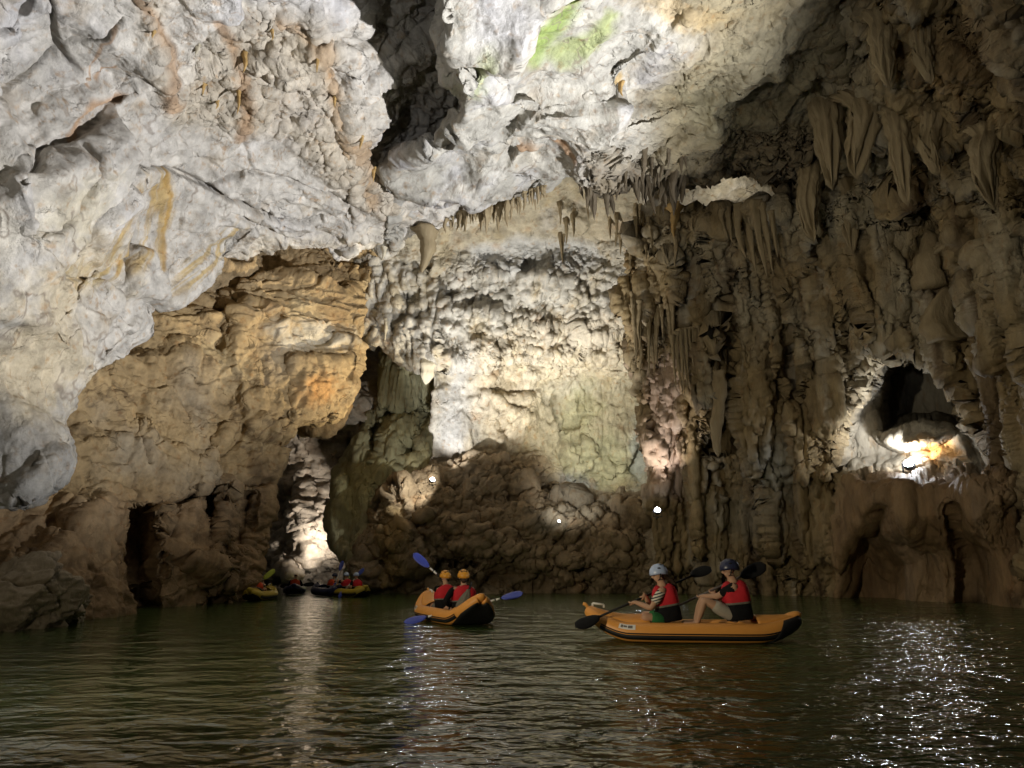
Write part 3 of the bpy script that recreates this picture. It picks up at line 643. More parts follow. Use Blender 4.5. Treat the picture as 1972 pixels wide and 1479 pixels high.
# ---- water
def water_mat():
    m, nt, bs, N, L = new_mat("green_water")
    bs.inputs['Base Color'].default_value = (0.046, 0.078, 0.022, 1)
    bs.inputs['Roughness'].default_value = 0.10
    bs.inputs['IOR'].default_value = 1.8
    tc = N.new('ShaderNodeTexCoord')
    def wave(sc_, rot, stretch, detail, dist):
        mp = N.new('ShaderNodeMapping'); mp.inputs['Scale'].default_value = (stretch, 1, 1); mp.inputs['Rotation'].default_value = (0, 0, math.radians(rot))
        L.new(tc.outputs['Object'], mp.inputs[0])
        n = N.new('ShaderNodeTexNoise'); n.inputs['Scale'].default_value = sc_; n.inputs['Detail'].default_value = detail; n.inputs['Distortion'].default_value = dist
        L.new(mp.outputs[0], n.inputs['Vector']); return n
    # the water is livelier on the right than on the left
    sp = N.new('ShaderNodeSeparateXYZ'); L.new(tc.outputs['Object'], sp.inputs[0])
    live = N.new('ShaderNodeMapRange'); live.inputs[1].default_value = -4; live.inputs[2].default_value = 0.5; live.inputs[3].default_value = 0.35; live.inputs[4].default_value = 1
    L.new(sp.outputs[0], live.inputs[0])
    cur = None
    for sc_, rot, stv, det, dist, amt in ((1.6, 6, 0.62, 3, 0.4, 0.19), (4.6, -10, 0.7, 2, 0.6, 0.07), (10.0, 14, 0.8, 2, 0.6, 0.016)):
        n = wave(sc_, rot, stv, det, dist)
        bp = N.new('ShaderNodeBump'); bp.inputs['Distance'].default_value = amt
        L.new(live.outputs[0], bp.inputs['Strength'])
        L.new(n.outputs[0], bp.inputs['Height'])
        if cur: L.new(cur.outputs[0], bp.inputs['Normal'])
        cur = bp
    L.new(cur.outputs[0], bs.inputs['Normal'])
    return m
M_WATER = water_mat()
me = bpy.data.meshes.new("water")
me.from_pydata([(-60, -12, 0), (60, -12, 0), (60, 70, 0), (-60, 70, 0)], [], [(0, 1, 2, 3)])
wo = bpy.data.objects.new("water", me); COL.objects.link(wo); me.materials.append(M_WATER); wo['kind'] = 'structure'
def loft(bm, rings, close=True, caps=True):
    vs = [[bm.verts.new(tuple(p)) for p in r] for r in rings]
    n = len(vs[0])
    for a, b in zip(vs[:-1], vs[1:]):
        for k in range(n if close else n - 1):
            try: bm.faces.new((a[k], a[(k + 1) % n], b[(k + 1) % n], b[k]))
            except ValueError: pass
    if caps and close:
        bm.faces.new(vs[0]); bm.faces.new(vs[-1][::-1])
    return vs
def lin(a, b, n): return [a + (b - a) * k / (n - 1) for k in range(n)]
def tube(bm, pts, r, n=8):
    rings = []
    for k, p in enumerate(pts):
        t = (pts[min(k + 1, len(pts) - 1)] - pts[max(k - 1, 0)]).normalized()
        u = t.orthogonal().normalized(); v = t.cross(u)
        if rings:
            u = (last_u - t * last_u.dot(t)).normalized(); v = t.cross(u)
        last_u = u
        rr = r[k] if isinstance(r, (list, tuple)) else r
        rings.append([p + rr * (math.cos(a) * u + math.sin(a) * v) for a in lin(0, 2 * math.pi * (n - 1) / n, n)])
    loft(bm, rings)

# ================================================================ floodlights (each lamp's own light is built here)
def tag(o, label=None, cat=None, group=None, kind=None):
    for k, v in (('label', label), ('category', cat), ('group', group), ('kind', kind)):
        if v: o[k] = v
    return o
def empty(name, loc, label, cat, group=None):
    o = bpy.data.objects.new(name, None); COL.objects.link(o); o.location = loc; o.empty_display_size = 0.2
    return tag(o, label, cat, group)
def bm_obj(name, bm, mat, parent=None, smooth=True, loc=None):
    me = bpy.data.meshes.new(name)
    bmesh.ops.recalc_face_normals(bm, faces=bm.faces[:])
    bm.to_mesh(me); bm.free()
    if smooth: me.polygons.foreach_set('use_smooth', np.ones(len(me.polygons), bool))
    me.materials.append(mat)
    o = bpy.data.objects.new(name, me); COL.objects.link(o)
    if parent: o.parent = parent
    if loc is not None: o.location = loc
    return o
def simple_mat(name, col, rough=0.6, spec=0.3, noise=0.0, scale=20.0, metal=0.0, bump=0.0):
    m, nt, bs, N, L = new_mat(name)
    bs.inputs['Roughness'].default_value = rough; bs.inputs['Specular IOR Level'].default_value = spec; bs.inputs['Metallic'].default_value = metal
    tc = N.new('ShaderNodeTexCoord'); n = N.new('ShaderNodeTexNoise'); n.inputs['Scale'].default_value = scale; n.inputs['Detail'].default_value = 5
    L.new(tc.outputs['Object'], n.inputs['Vector'])
    mx = N.new('ShaderNodeMix'); mx.data_type = 'RGBA'
    mx.inputs[6].default_value = tuple(c * (1 - noise) for c in col) + (1,); mx.inputs[7].default_value = tuple(min(1, c * (1 + noise)) for c in col) + (1,)
    L.new(n.outputs[0], mx.inputs[0]); L.new(mx.outputs[2], bs.inputs['Base Color'])
    if bump:
        b = N.new('ShaderNodeBump'); b.inputs['Strength'].default_value = bump; b.inputs['Distance'].default_value = 0.02
        L.new(n.outputs[0], b.inputs['Height']); L.new(b.outputs[0], bs.inputs['Normal'])
    return m
def emit_mat(name, col, strength):
    m, nt, bs, N, L = new_mat(name)
    bs.inputs['Emission Color'].default_value = tuple(col) + (1,); bs.inputs['Emission Strength'].default_value = strength
    return m
M_HOUSE = simple_mat("lamp_housing", (0.05, 0.05, 0.055), 0.5, noise=0.2)
M_LENS_FAINT = emit_mat("faint_lamp_glow", (1.0, 0.98, 0.9), 14)
M_LENS = emit_mat("lamp_glow", (0.9, 0.94, 1.0), 160)

def floodlight(px, py, aim, watts, cone, label, color=WHITE, out=0.5, size=0.1, blend=0.5, extra=()):
    s = surf(px, py) or PV(px, py, 30)
    d = (Vector((0, 0, CAM_H)) - s).normalized()
    pos = s + d * out
    root = empty("floodlight", pos, label, "floodlight", "floodlights on the rock ledges")
    t = surf(*aim[:2]) if len(aim) == 2 else PV(*aim)
    ax = (t - pos).normalized()
    rot = (ax + 1.3 * d).normalized().to_track_quat('Z', 'Y').to_matrix().to_4x4()
    bm = bmesh.new()       # cupped housing
    for r0, r1, z0, z1 in ((size * 0.5, size * 0.95, -size * 1.5, -size * 1.1), (size * 0.95, size * 1.15, -size * 1.1, 0.0), (size * 1.15, size * 0.95, 0.0, -size * 0.1)):
        bmesh.ops.create_cone(bm, segments=20, cap_ends=True, radius1=r0, radius2=r1, depth=z1 - z0, matrix=rot @ Matrix.Translation((0, 0, (z0 + z1) / 2)))
    bm_obj("housing", bm, M_HOUSE, root, False)
    bm = bmesh.new()
    bmesh.ops.create_uvsphere(bm, u_segments=18, v_segments=10, radius=size * 0.9, matrix=rot @ Matrix.Diagonal((1, 1, 0.75, 1)))
    bm_obj("lens", bm, M_LENS_FAINT if size < 0.08 else M_LENS, root)
    bm = bmesh.new()       # stirrup bracket and foot
    for sx in (-1, 1):
        bmesh.ops.create_cube(bm, size=1, matrix=Matrix.Translation((sx * size * 1.3, 0, -size * 1.0)) @ Matrix.Diagonal((size * 0.15, size * 0.4, size * 2.0, 1)))
    bmesh.ops.create_cube(bm, size=1, matrix=Matrix.Translation((0, 0, -size * 2.05)) @ Matrix.Diagonal((size * 2.9, size * 0.8, size * 0.2, 1)))
    bmesh.ops.create_cube(bm, size=1, matrix=Matrix.Translation((0, size * 1.2, -size * 2.3)) @ Matrix.Diagonal((size * 0.5, size * 3.5, size * 0.3, 1)))
    bm_obj("bracket", bm, M_HOUSE, root, False)
    for k, (a, wt, cn, cl) in enumerate(((aim, watts, cone, color),) + tuple(extra)):
        rad = 0.3 if size < 0.08 else size * 0.7
        t = surf(*a[:2]) if len(a) == 2 else PV(*a)
        ax = (t - pos).normalized()
        spot("floodlight_beam", pos + ax * size * 1.3 + Vector((0, 0, 0.02)), t, wt, cn, cl, rad, blend)
    return root

floodlight(830, 927, (930, 720, 33.2), 1000, 70, "small bright floodlight at the left end of the brown ledge, beside the flowstone columns", COOL, 1.8, extra=(((715, 930, 33.0), 320, 100, WHITE),))
floodlight(1072, 1000, (1130, 860, 33.5), 120, 90, "faint floodlight low on the rubble slope below the yellow green recess", WHITE, 1.5, 0.06)
floodlight(1268, 987, (1278, 800, 29.6), 450, 60, "bright floodlight at the foot of the pinkish crusted column", (1, 0.9, 0.85), 1.7, 0.12)
floodlight(1748, 890, (1745, 800, 27), 480, 130, "dazzling floodlight on top of the wet boulder in the right alcove", WHITE, 0.9, 0.16, extra=(((1650, 860, 26.5), 160, 90, WHITE),))
# ================================================================ stalactites, boulders
def dripstone_mat(name, a, b):
    m, nt, bs, N, L = new_mat(name)
    tc = N.new('ShaderNodeTexCoord'); mp = N.new('ShaderNodeMapping'); mp.inputs['Scale'].default_value = (1, 1, 0.25)
    L.new(tc.outputs['Object'], mp.inputs[0])
    n = N.new('ShaderNodeTexNoise'); n.inputs['Scale'].default_value = 9; n.inputs['Detail'].default_value = 9; n.inputs['Roughness'].default_value = 0.7
    L.new(mp.outputs[0], n.inputs['Vector'])
    mx = N.new('ShaderNodeMix'); mx.data_type = 'RGBA'; mx.inputs[6].default_value = tuple(a) + (1,); mx.inputs[7].default_value = tuple(b) + (1,)
    L.new(n.outputs[0], mx.inputs[0]); L.new(mx.outputs[2], bs.inputs['Base Color']); bs.inputs['Roughness'].default_value = 0.6
    bp = N.new('ShaderNodeBump'); bp.inputs['Strength'].default_value = 0.8; bp.inputs['Distance'].default_value = 0.08
    L.new(n.outputs[0], bp.inputs['Height']); L.new(bp.outputs[0], bs.inputs['Normal'])
    return m
M_DRIP = dripstone_mat("brown_dripstone", (0.20, 0.14, 0.07), (0.40, 0.33, 0.20))
M_DRIPSHADE = dripstone_mat("shaded_dripstone", (0.06, 0.045, 0.027), (0.17, 0.135, 0.085))  # dark tone puts the cluster's unlit side into the rock colour
M_DRIPPALE = dripstone_mat("pale_dripstone", (0.38, 0.33, 0.22), (0.56, 0.52, 0.42))
M_DRIPOCHRE = dripstone_mat("ochre_dripstone", (0.36, 0.20, 0.06), (0.50, 0.36, 0.15))
_fr = random.Random(5)
def stalactite(px, py, length, width, mat, label, group=None, lean=0.0, flat=1.0, Y=None, blunt=0.0, up=False, name="stalactite", cat=None, bundle=False):
    s = PV(px, py, Y) if Y else surf(px, py, 6)
    if s is None: return
    k = s.y / F_PX
    Ln, r0 = length * k, width * k / 2
    aw = (s - Vector((0, 0, CAM_H))); aw.z = 0; aw.normalize()
    s = s + aw * r0 * (0.3 if flat < 1 or not Y else 0)
    s.z += (-0.1 if up else 0.15) * Ln
    root_z = s.copy()
    bm = bmesh.new(); rings = []; seed = _fr.random() * 100
    n = 44 if bundle else 14; m = max(10, min(36, int(Ln / r0 * 3)))
    bx = _fr.uniform(-0.5, 0.5) * r0; by = _fr.uniform(-0.5, 0.5) * r0
    for i in range(m + 1):
        t = i / m
        prof = (1 - t) ** 0.75 * (1 - blunt) + blunt * math.sqrt(max(0.0, 1 - t ** 3))
        prof *= 1 + 0.10 * math.sin(t * 17 + seed) + 0.07 * math.sin(t * 41 + 2 * seed)
        if t < 0.2 and not up: prof *= 1 + 0.5 * (1 - t / 0.2) ** 2
        back = aw * r0 * 0.7 * max(0, 1 - t / 0.3) ** 2 if not up else Vector((0, 0, 0))
        ring = []
        for j in range(n):
            a = 2 * math.pi * j / n
            fl = 1 + 0.16 * math.sin(3 * a + seed) + 0.12 * math.sin(5 * a + 2 * seed + 2 * t) + 0.05 * math.sin(9 * a + t * 9 + seed)
            z = Ln * 1.15 * t * (1 if up else -1)
            if bundle:
                lob = abs(math.sin(4.5 * a + seed)) ** 0.6 + 0.5 * abs(math.sin(8 * a + 3 * seed + 0.6 * t))
                fl = 0.62 + 0.36 * lob; z *= 0.72 + 0.3 * abs(math.sin(2.5 * a + seed)) + 0.08 * math.sin(8 * a + seed)
            r = max(r0 * prof * fl, 0.004)
            ring.append((r * math.cos(a) + bx * math.sin(t * 5 + seed) + lean * Ln * t * t + back.x, r * math.sin(a) * flat + by * math.sin(t * 4) + back.y, z))
        rings.append(ring)
    loft(bm, rings)
    o = bm_obj(name, bm, mat); o.location = root_z
    tag(o, label, cat or name, group)
    return o

GA = "fringe of stalactites under the pale ceiling lip"
stalactite(820, 442, 96, 40, M_DRIP, "largest single stalactite, thick and tapering, below the pale ceiling lip", blunt=0.25, flat=0.8, Y=25.4)
stalactite(739, 478, 28, 10, M_DRIPPALE, "short pale stalactite hanging before the black gap under the ceiling lip", Y=25.2)
for k in range(40):
    x = 858 + 195 * (k + _fr.random() * 0.9) / 40
    yl = 422 - (x - 858) * 0.335
    ln = _fr.choice((16, 20, 26, 30, 36, 44)) * (1.5 if 920 < x < 985 else 1)
    stalactite(x, yl + 2, ln, ln * _fr.uniform(0.14, 0.26) + 3, M_DRIP, "brown stalactite in the close fringe under the pale ceiling lip", GA, Y=25.3 - (x - 858) * 0.011 + _fr.uniform(0, 0.9))
for x, ln, wd in ((962, 70, 15), (984, 50, 12), (941, 58, 14), (1030, 46, 9), (1009, 40, 9)):
    stalactite(x, 424 - (x - 858) * 0.335, ln, wd, M_DRIP, "brown stalactite in the close fringe under the pale ceiling lip", GA, Y=24.6, blunt=0.2)
GB = "dark cluster of stalactites right of the ceiling lip"
for k in range(84):
    x = 1105 + 215 * _fr.random(); y = 268 + 75 * _fr.random()
    ln = _fr.uniform(40, 105)
    stalactite(x, y, ln, ln * _fr.uniform(0.17, 0.28) + 3, M_DRIPSHADE, "dark stalactite in the cluster right of the pale ceiling lip", GB, Y=20.9 + (y - 268) * 0.025 + _fr.uniform(-0.2, 0.5))
GC = "stalactites along the upper far wall"
for k in range(26):
    x = 1060 + 270 * _fr.random(); y = 395 + 70 * _fr.random()
    ln = _fr.uniform(30, 70)
    stalactite(x, y, ln, ln * _fr.uniform(0.10, 0.17) + 3, M_DRIP, "grey brown stalactite on the upper far wall behind the dark cluster", GC)
stalactite(1297, 402, 66, 24, M_DRIPOCHRE, "ochre stalactite at the left end of the bright rock shelf", Y=26.2)
for x, y, ln, wd in ((1195, 160, 34, 13),):
    stalactite(x, y, ln, wd, M_DRIPOCHRE, "golden stalactite alone on the white ceiling bulge", Y=17.6, lean=0.1)
stalactite(386, 92, 26, 13, M_DRIPPALE, "pale stalactite on the ceiling slab, leftmost of the rusty rows")
stalactite(472, 108, 46, 14, M_DRIPOCHRE, "rusty stalactite on the ceiling slab, upper of two in one row")
stalactite(458, 180, 60, 9, M_DRIPOCHRE, "rusty stalactite on the ceiling slab, lower and thinner of two in one row")
for x, y, ln in ((392, 168, 26), (420, 200, 20), (530, 60, 30), (612, 120, 34), (640, 190, 26), (300, 60, 20), (690, 270, 30), (720, 330, 30)):
    stalactite(x, y, ln, 9, M_DRIPOCHRE, "small rusty stalactite among the rough bands of the ceiling slab", "small stalactites on the ceiling slab")
stalactite(822, 692, 52, 36, M_DRIPPALE, "blunt rock pendant above the flowstone alcove", Y=31.6, blunt=0.7)
stalactite(743, 620, 44, 11, M_DRIPPALE, "thin pale stalactite left of the blunt pendant, above the black gap", Y=31)
GD = "hanging curtains high on the right wall"
for x, y, ln, wd in ((1580, 200, 190, 66), (1640, 190, 170, 70), (1690, 30, 170, 60), (1720, 230, 190, 52), (1790, 215, 150, 50), (1560, 330, 150, 50), (1625, 360, 140, 44), (1770, 60, 130, 50), (1890, 260, 160, 60)):
    stalactite(x, y, ln, wd, M_DRIP, "thick fluted stone curtain high on the right wall", GD, blunt=0.85, flat=0.6, bundle=True)
GE = "long stone fingers below the bright shelf"
for x, y, ln, wd in ((1420, 405, 110, 16), (1437, 408, 130, 18), (1455, 405, 150, 20), (1474, 410, 120, 16), (1490, 412, 90, 14), (1405, 410, 70, 14), (1385, 408, 60, 14), (1468, 430, 120, 12)):
    stalactite(x, y, ln, wd, M_DRIP, "long brown stone finger below the bright shelf on the right wall", GE, blunt=0.2, lean=0.08)
GF = "comb of thin stone teeth on the right wall"
for k in range(17):
    x = 1296 + 98 * k / 16 + _fr.uniform(-2, 2); y = 655 - 10 * math.sin(k / 16 * 3.1) + _fr.uniform(-4, 4)
    stalactite(x, y, 110 + 30 * math.sin(k * 0.9) - abs(k - 6) * 3, 8.5, M_DRIP, "thin tooth of the stone comb on the right wall, above the pinkish column", GF, Y=27.6 + 0.012 * (x - 1340), lean=0.05)
for k in range(18):
    x = 1212 + 90 * _fr.random(); y = 560 + 110 * _fr.random()
    stalactite(x, y, _fr.uniform(50, 110), _fr.uniform(8, 15), M_DRIP, "ragged dripstone hanging over the pinkish crusted column", "ragged dripstones over the pinkish column", blunt=0.15)
stalactite(1792, 545, 118, 58, M_DRIP, "stubby stalagmite with rounded tip standing on the dim right wall", blunt=0.45, up=True, name="stalagmite")
stalactite(1815, 640, 100, 80, M_DRIP, "broad lumpy stalagmite below the stubby one on the right wall", blunt=0.6, up=True, name="stalagmite")
# slender column right of the comb
stalactite(1376, 740, 150, 26, M_DRIP, "slender stone column below the comb on the right wall", blunt=0.9, name="stone_column", cat="column")

def boulder(px, py, Y, size, mat, label, seed, flat=(1, 1, 1), cuts=9):
    rr = np.random.default_rng(seed)
    bm = bmesh.new(); bmesh.ops.create_icosphere(bm, subdivisions=6, radius=1.0)
    v = np.array([x.co[:] for x in bm.verts])
    for _ in range(cuts):                                     # chip flat faces off
        n = rr.normal(size=3); n /= np.linalg.norm(n); d = rr.uniform(0.55, 0.85)
        k = v @ n - d
        v -= np.where(k > 0, k, 0)[:, None] * n
    v *= np.array(flat) * size
    c = Ctx(); c.W = v
    h = size * (0.10 * fbm(v, 1.1 / size, 4, seed) + 0.05 * fbm(v, 3 / size, 4, seed + 1, mode=1)) + fract(c, 1.2 / size, 0.2 * size, 3, seed + 2, (1, 1, 1.6), 0.05 * size) - 0.04 * size * fbm(v, 5 / size, 4, seed + 4, mode=1)
    v += v / np.linalg.norm(v, axis=1)[:, None] * h[:, None]
    for x, c in zip(bm.verts, v): x.co = c
    o = bm_obj("boulder", bm, mat); o.location = PV(px, py, Y)
    return tag(o, label, "boulder")
M_BOULD = dripstone_mat("boulder_rock", (0.20, 0.15, 0.09), (0.42, 0.36, 0.26))
boulder(25, 1150, 14.6, 1.25, M_BOULD, "big angular pale brown boulder at the left water edge", 11, (1.0, 0.8, 0.75))
boulder(118, 1165, 15.9, 0.6, M_BOULD, "smaller broken boulder right of the big one at the left water edge", 14, (1.1, 0.8, 0.75))
# slack cable beside the alcove
bm = bmesh.new()
tube(bm, [PV(x, y, 22.0) for x, y in ((1884, 862), (1895, 876), (1910, 884), (1915, 892), (1925, 897), (1935, 895), (1942, 887), (1948, 877))], 0.016, 6)
o = bm_obj("cable", bm, M_DRIPPALE); tag(o, "thin pale cable drooping right of the lit alcove", "cable")
# ================================================================ kayaks, paddles, people
def water_at(px, py):
    s = math.tan(PITCH + math.atan((CY - py) / F_PX))
    return PV(px, py, -CAM_H / s)

M_ORANGE = simple_mat("orange_pvc", (0.74, 0.33, 0.07), 0.45, 0.4, 0.12, 6.0, bump=0.15)
M_YELLOW = simple_mat("yellow_pvc", (0.44, 0.33, 0.035), 0.45, 0.4, 0.12, 6.0, bump=0.15)
M_BLACK = simple_mat("black_rubber", (0.012, 0.012, 0.012), 0.6, 0.3, 0.3, 12.0, bump=0.4)
M_BLUEPVC = simple_mat("dark_blue_pvc", (0.02, 0.025, 0.07), 0.5, 0.4, 0.2, 8.0)
M_GREYPVC = simple_mat("grey_pvc", (0.16, 0.15, 0.14), 0.6, 0.3, 0.2, 8.0)
M_WHITE = simple_mat("white_plastic", (0.75, 0.74, 0.70), 0.4, 0.4, 0.06, 15.0)
M_BLADE_BLUE = simple_mat("blue_blade", (0.06, 0.085, 0.42), 0.3, 0.5, 0.25, 9.0)
M_BLADE_BLACK = simple_mat("black_blade", (0.008, 0.008, 0.009), 0.6, 0.2, 0.3, 9.0)
M_BLADE_LIME = simple_mat("lime_blade", (0.42, 0.50, 0.05), 0.4, 0.4, 0.2, 9.0)
M_SKIN = simple_mat("skin", (0.46, 0.28, 0.18), 0.55, 0.3, 0.12, 9.0)
M_RED = simple_mat("red_vest_cloth", (0.50, 0.022, 0.032), 0.75, 0.2, 0.22, 14.0, bump=0.6)
M_ORRED = simple_mat("orange_red_vest_cloth", (0.52, 0.065, 0.02), 0.75, 0.2, 0.22, 14.0, bump=0.6)
M_CLOTHBLACK = simple_mat("black_cloth", (0.010, 0.010, 0.011), 0.85, 0.1, 0.35, 14.0, bump=0.6)
M_GREYCLOTH = simple_mat("grey_cloth", (0.15, 0.145, 0.12), 0.85, 0.15, 0.25, 14.0, bump=0.7)
M_GREEN = simple_mat("green_cloth", (0.035, 0.16, 0.055), 0.85, 0.1, 0.25, 14.0, bump=0.6)
M_TAN = simple_mat("pale_cloth", (0.36, 0.33, 0.27), 0.85, 0.1, 0.2, 14.0, bump=0.6)
M_HAIR = simple_mat("brown_hair", (0.035, 0.02, 0.010), 0.6, 0.3, 0.4, 40.0, bump=0.6)
M_HELM_OR = simple_mat("orange_helmet", (0.66, 0.30, 0.03), 0.35, 0.5, 0.08, 7.0)
M_HELM_BL = simple_mat("pale_blue_helmet", (0.42, 0.52, 0.74), 0.3, 0.5, 0.3, 5.0)
M_HELM_NAVY = simple_mat("navy_helmet", (0.025, 0.03, 0.07), 0.35, 0.5, 0.2, 5.0)
def striped():
    m, nt, bs, N, L = new_mat("striped_cloth")
    tc = N.new('ShaderNodeTexCoord'); wv = N.new('ShaderNodeTexWave'); wv.bands_direction = 'Z'; wv.inputs['Scale'].default_value = 7.5; wv.inputs['Distortion'].default_value = 0.6
    mp = N.new('ShaderNodeMapping'); mp.inputs['Rotation'].default_value = (0, math.radians(16), 0)
    L.new(tc.outputs['Object'], mp.inputs[0]); L.new(mp.outputs[0], wv.inputs['Vector'])
    r = N.new('ShaderNodeValToRGB'); r.color_ramp.interpolation = 'CONSTANT'
    r.color_ramp.elements[0].color = (0.02, 0.022, 0.035, 1); r.color_ramp.elements[1].color = (0.62, 0.60, 0.50, 1); r.color_ramp.elements[1].position = 0.36
    L.new(wv.outputs['Fac'], r.inputs[0]); L.new(r.outputs[0], bs.inputs['Base Color']); bs.inputs['Roughness'].default_value = 0.9
    return m
M_STRIPE = striped()

# ---- an inflatable kayak, bow along its own +X
def kayak(label, stern, bow, L, m_hull, m_end, stern_rise=0.40, bow_rise=0.34, sticker=True, width=0.36, guard=-30, group="inflatable kayaks on the cave water"):
    d = (bow - stern); d.z = 0; ang = math.atan2(d.y, d.x)
    mid = (bow + stern) / 2; mid.z = 0
    root = empty("kayak", mid, label, "kayak", group)
    root.rotation_euler = (0, 0, ang)
    H = L / 2
    def path(s, side):
        a = abs(s); rise = bow_rise if s > 0 else stern_rise
        e = max(0, (a - 0.58) / 0.42)
        y = width * max(0.0, 1 - a ** 3.4) ** 0.75 + 0.05
        z = 0.15 + rise * e ** 1.7
        r = 0.145 * (1 - 0.42 * a ** 5)
        return Vector((H * s * (1 - 0.03 * e), side * y, z)), r
    def frame(s, side):
        p, r = path(s, side); q, _ = path(min(1, s + 0.01), side); o, _ = path(max(-1, s - 0.01), side)
        t = (q - o).normalized(); b = Vector((0, 0, 1)); n = b.cross(t).normalized() * (1 if side > 0 else 1); b = t.cross(n)
        return p, r, n, b
    S = [math.sin(x * math.pi / 2) for x in lin(-1, 1, 56)]
    for side in (1, -1):
        bm = bmesh.new(); rings = []
        for s in S:
            p, r, n, b = frame(s, side)
            rings.append([p + r * (math.cos(t) * n + math.sin(t) * b) for t in lin(0, 2 * math.pi * 15 / 16, 16)])
        loft(bm, rings); bm_obj("side_tube", bm, m_hull, root)
        bm = bmesh.new()
        for a0, a1, rr in ((0, -8, 0.012), (-12, -42, 0.010)):
            rings = []
            for s in [x for x in S if -0.80 < x < 0.86]:
                p, r, n, b = frame(s, side)
                rings.append([p + (r + q) * (math.cos(math.radians(a)) * n * side + math.sin(math.radians(a)) * b) for a, q in ((a0, 0.001), (a0 - 1, rr), (a1 + 1, rr), (a1, 0.001))])
            loft(bm, rings, False)
        bm_obj("rub_strip", bm, M_BLACK, root)
    def strip(name, s0, s1, ang_deg, mat, crown=0.0, off=0.0, n=12, m=9):
        bm = bmesh.new(); rings = []
        for s in lin(s0, s1, n):
            pl, r, nl, bl = frame(s, 1); pr, r2, nr, br = frame(s, -1)
            a = math.radians(ang_deg)
            A = pl + (r + off) * (-math.cos(a) * nl + math.sin(a) * bl); B = pr + (r + off) * (math.cos(a) * nr + math.sin(a) * br)
            rings.append([A.lerp(B, k / (m - 1)) + Vector((0, 0, crown * (1 - 0.9 * max(0, (abs(s) - 0.6) / 0.4) ** 1.5) * (1 - (2 * k / (m - 1) - 1) ** 2))) for k in range(m)])
        loft(bm, rings, False)
        o = bm_obj(name, bm, mat, root); sol = o.modifiers.new("s", 'SOLIDIFY'); sol.thickness = 0.012
        return o
    strip("floor", -0.9, 0.9, -40, M_GREYPVC, -0.02, n=24)
    strip("bow_deck", 0.40, 1.0, 80, m_hull, 0.11)
    strip("stern_deck", -1.0, -0.60, 85, m_hull, 0.11)
    bm = bmesh.new()                                     # dark guard under the upturned stern
    rings = []
    for s in lin(-0.995, -0.66, 14):
        pl, r, nl, bl = frame(s, 1); pr, r2, nr, br = frame(s, -1)
        q = r + 0.012
        left = [pl + q * (math.cos(math.radians(a)) * nl + math.sin(math.radians(a)) * bl) for a in lin(-62 + (guard + 62) * min(1, max(0, -s - 0.68) / 0.16), -90, 5)]
        right = [pr + q * (math.cos(math.radians(a)) * nr + math.sin(math.radians(a)) * br) for a in lin(-90, -118 - (guard + 62) * min(1, max(0, -s - 0.68) / 0.16), 5)]
        rings.append(left + right)
    loft(bm, rings, False)
    o = bm_obj("stern_guard", bm, m_end, root); sol = o.modifiers.new("s", 'SOLIDIFY'); sol.thickness = 0.01; sol.offset = 0
    p, r, n, b = frame(-0.97, 1)                         # closes the tip between the tubes
    bm = bmesh.new(); bmesh.ops.create_uvsphere(bm, u_segments=18, v_segments=12, radius=1, matrix=Matrix.Translation((p.x + 0.05, 0, p.z + 0.035)) @ Matrix.Rotation(0.45, 4, 'Y') @ Matrix.Diagonal((0.22, 0.13, 0.088, 1)))
    bm_obj("stern_cap", bm, m_hull, root)
    bm = bmesh.new()                                     # bow carry handle
    p, r, n, b = frame(0.93, 1); zt = p.z + r + 0.05
    for a, c in (((p.x - 0.13, 0, zt - 0.02), (p.x - 0.13, 0, zt + 0.03)), ((p.x - 0.13, 0, zt + 0.03), (p.x + 0.05, 0, zt + 0.05)), ((p.x + 0.05, 0, zt + 0.05), (p.x + 0.05, 0, zt))):
        tube(bm, [Vector(a), Vector(c)], 0.016)
    bm_obj("carry_handle", bm, M_WHITE, root)
    bm = bmesh.new()                                     # towing loop at the bow tip
    p, r, n, b = frame(1.0, 1)
    tube(bm, [Vector((p.x - 0.06, 0, p.z - 0.02)), Vector((p.x + 0.02, 0, p.z + 0.06)), Vector((p.x + 0.06, 0, p.z + 0.11)), Vector((p.x + 0.10, 0, p.z + 0.12))], 0.028)
    bm_obj("bow_loop", bm, m_hull, root)
    if sticker:
        for side in (1, -1):
            def pt(s, a, off):
                p, r, n, b = frame(s, side)
                return p + (r + off) * (math.cos(math.radians(a)) * n * side + math.sin(math.radians(a)) * b)
            bm = bmesh.new(); loft(bm, [[pt(s, a, 0.004) for a in (18, 28, 40, 52)] for s in lin(0.53, 0.69, 5)], False)
            o = bm_obj("sticker", bm, M_WHITE, root)
            bm = bmesh.new()
            for (s0, s1, a0, a1) in ((0.555, 0.60, 26, 44), (0.61, 0.645, 30, 42), (0.65, 0.672, 26, 44)):
                loft(bm, [[pt(s, a, 0.008) for a in lin(a0, a1, 3)] for s in lin(s0, s1, 3)], False)
            bm_obj("sticker_print", bm, M_GREYPVC, o)
    return root

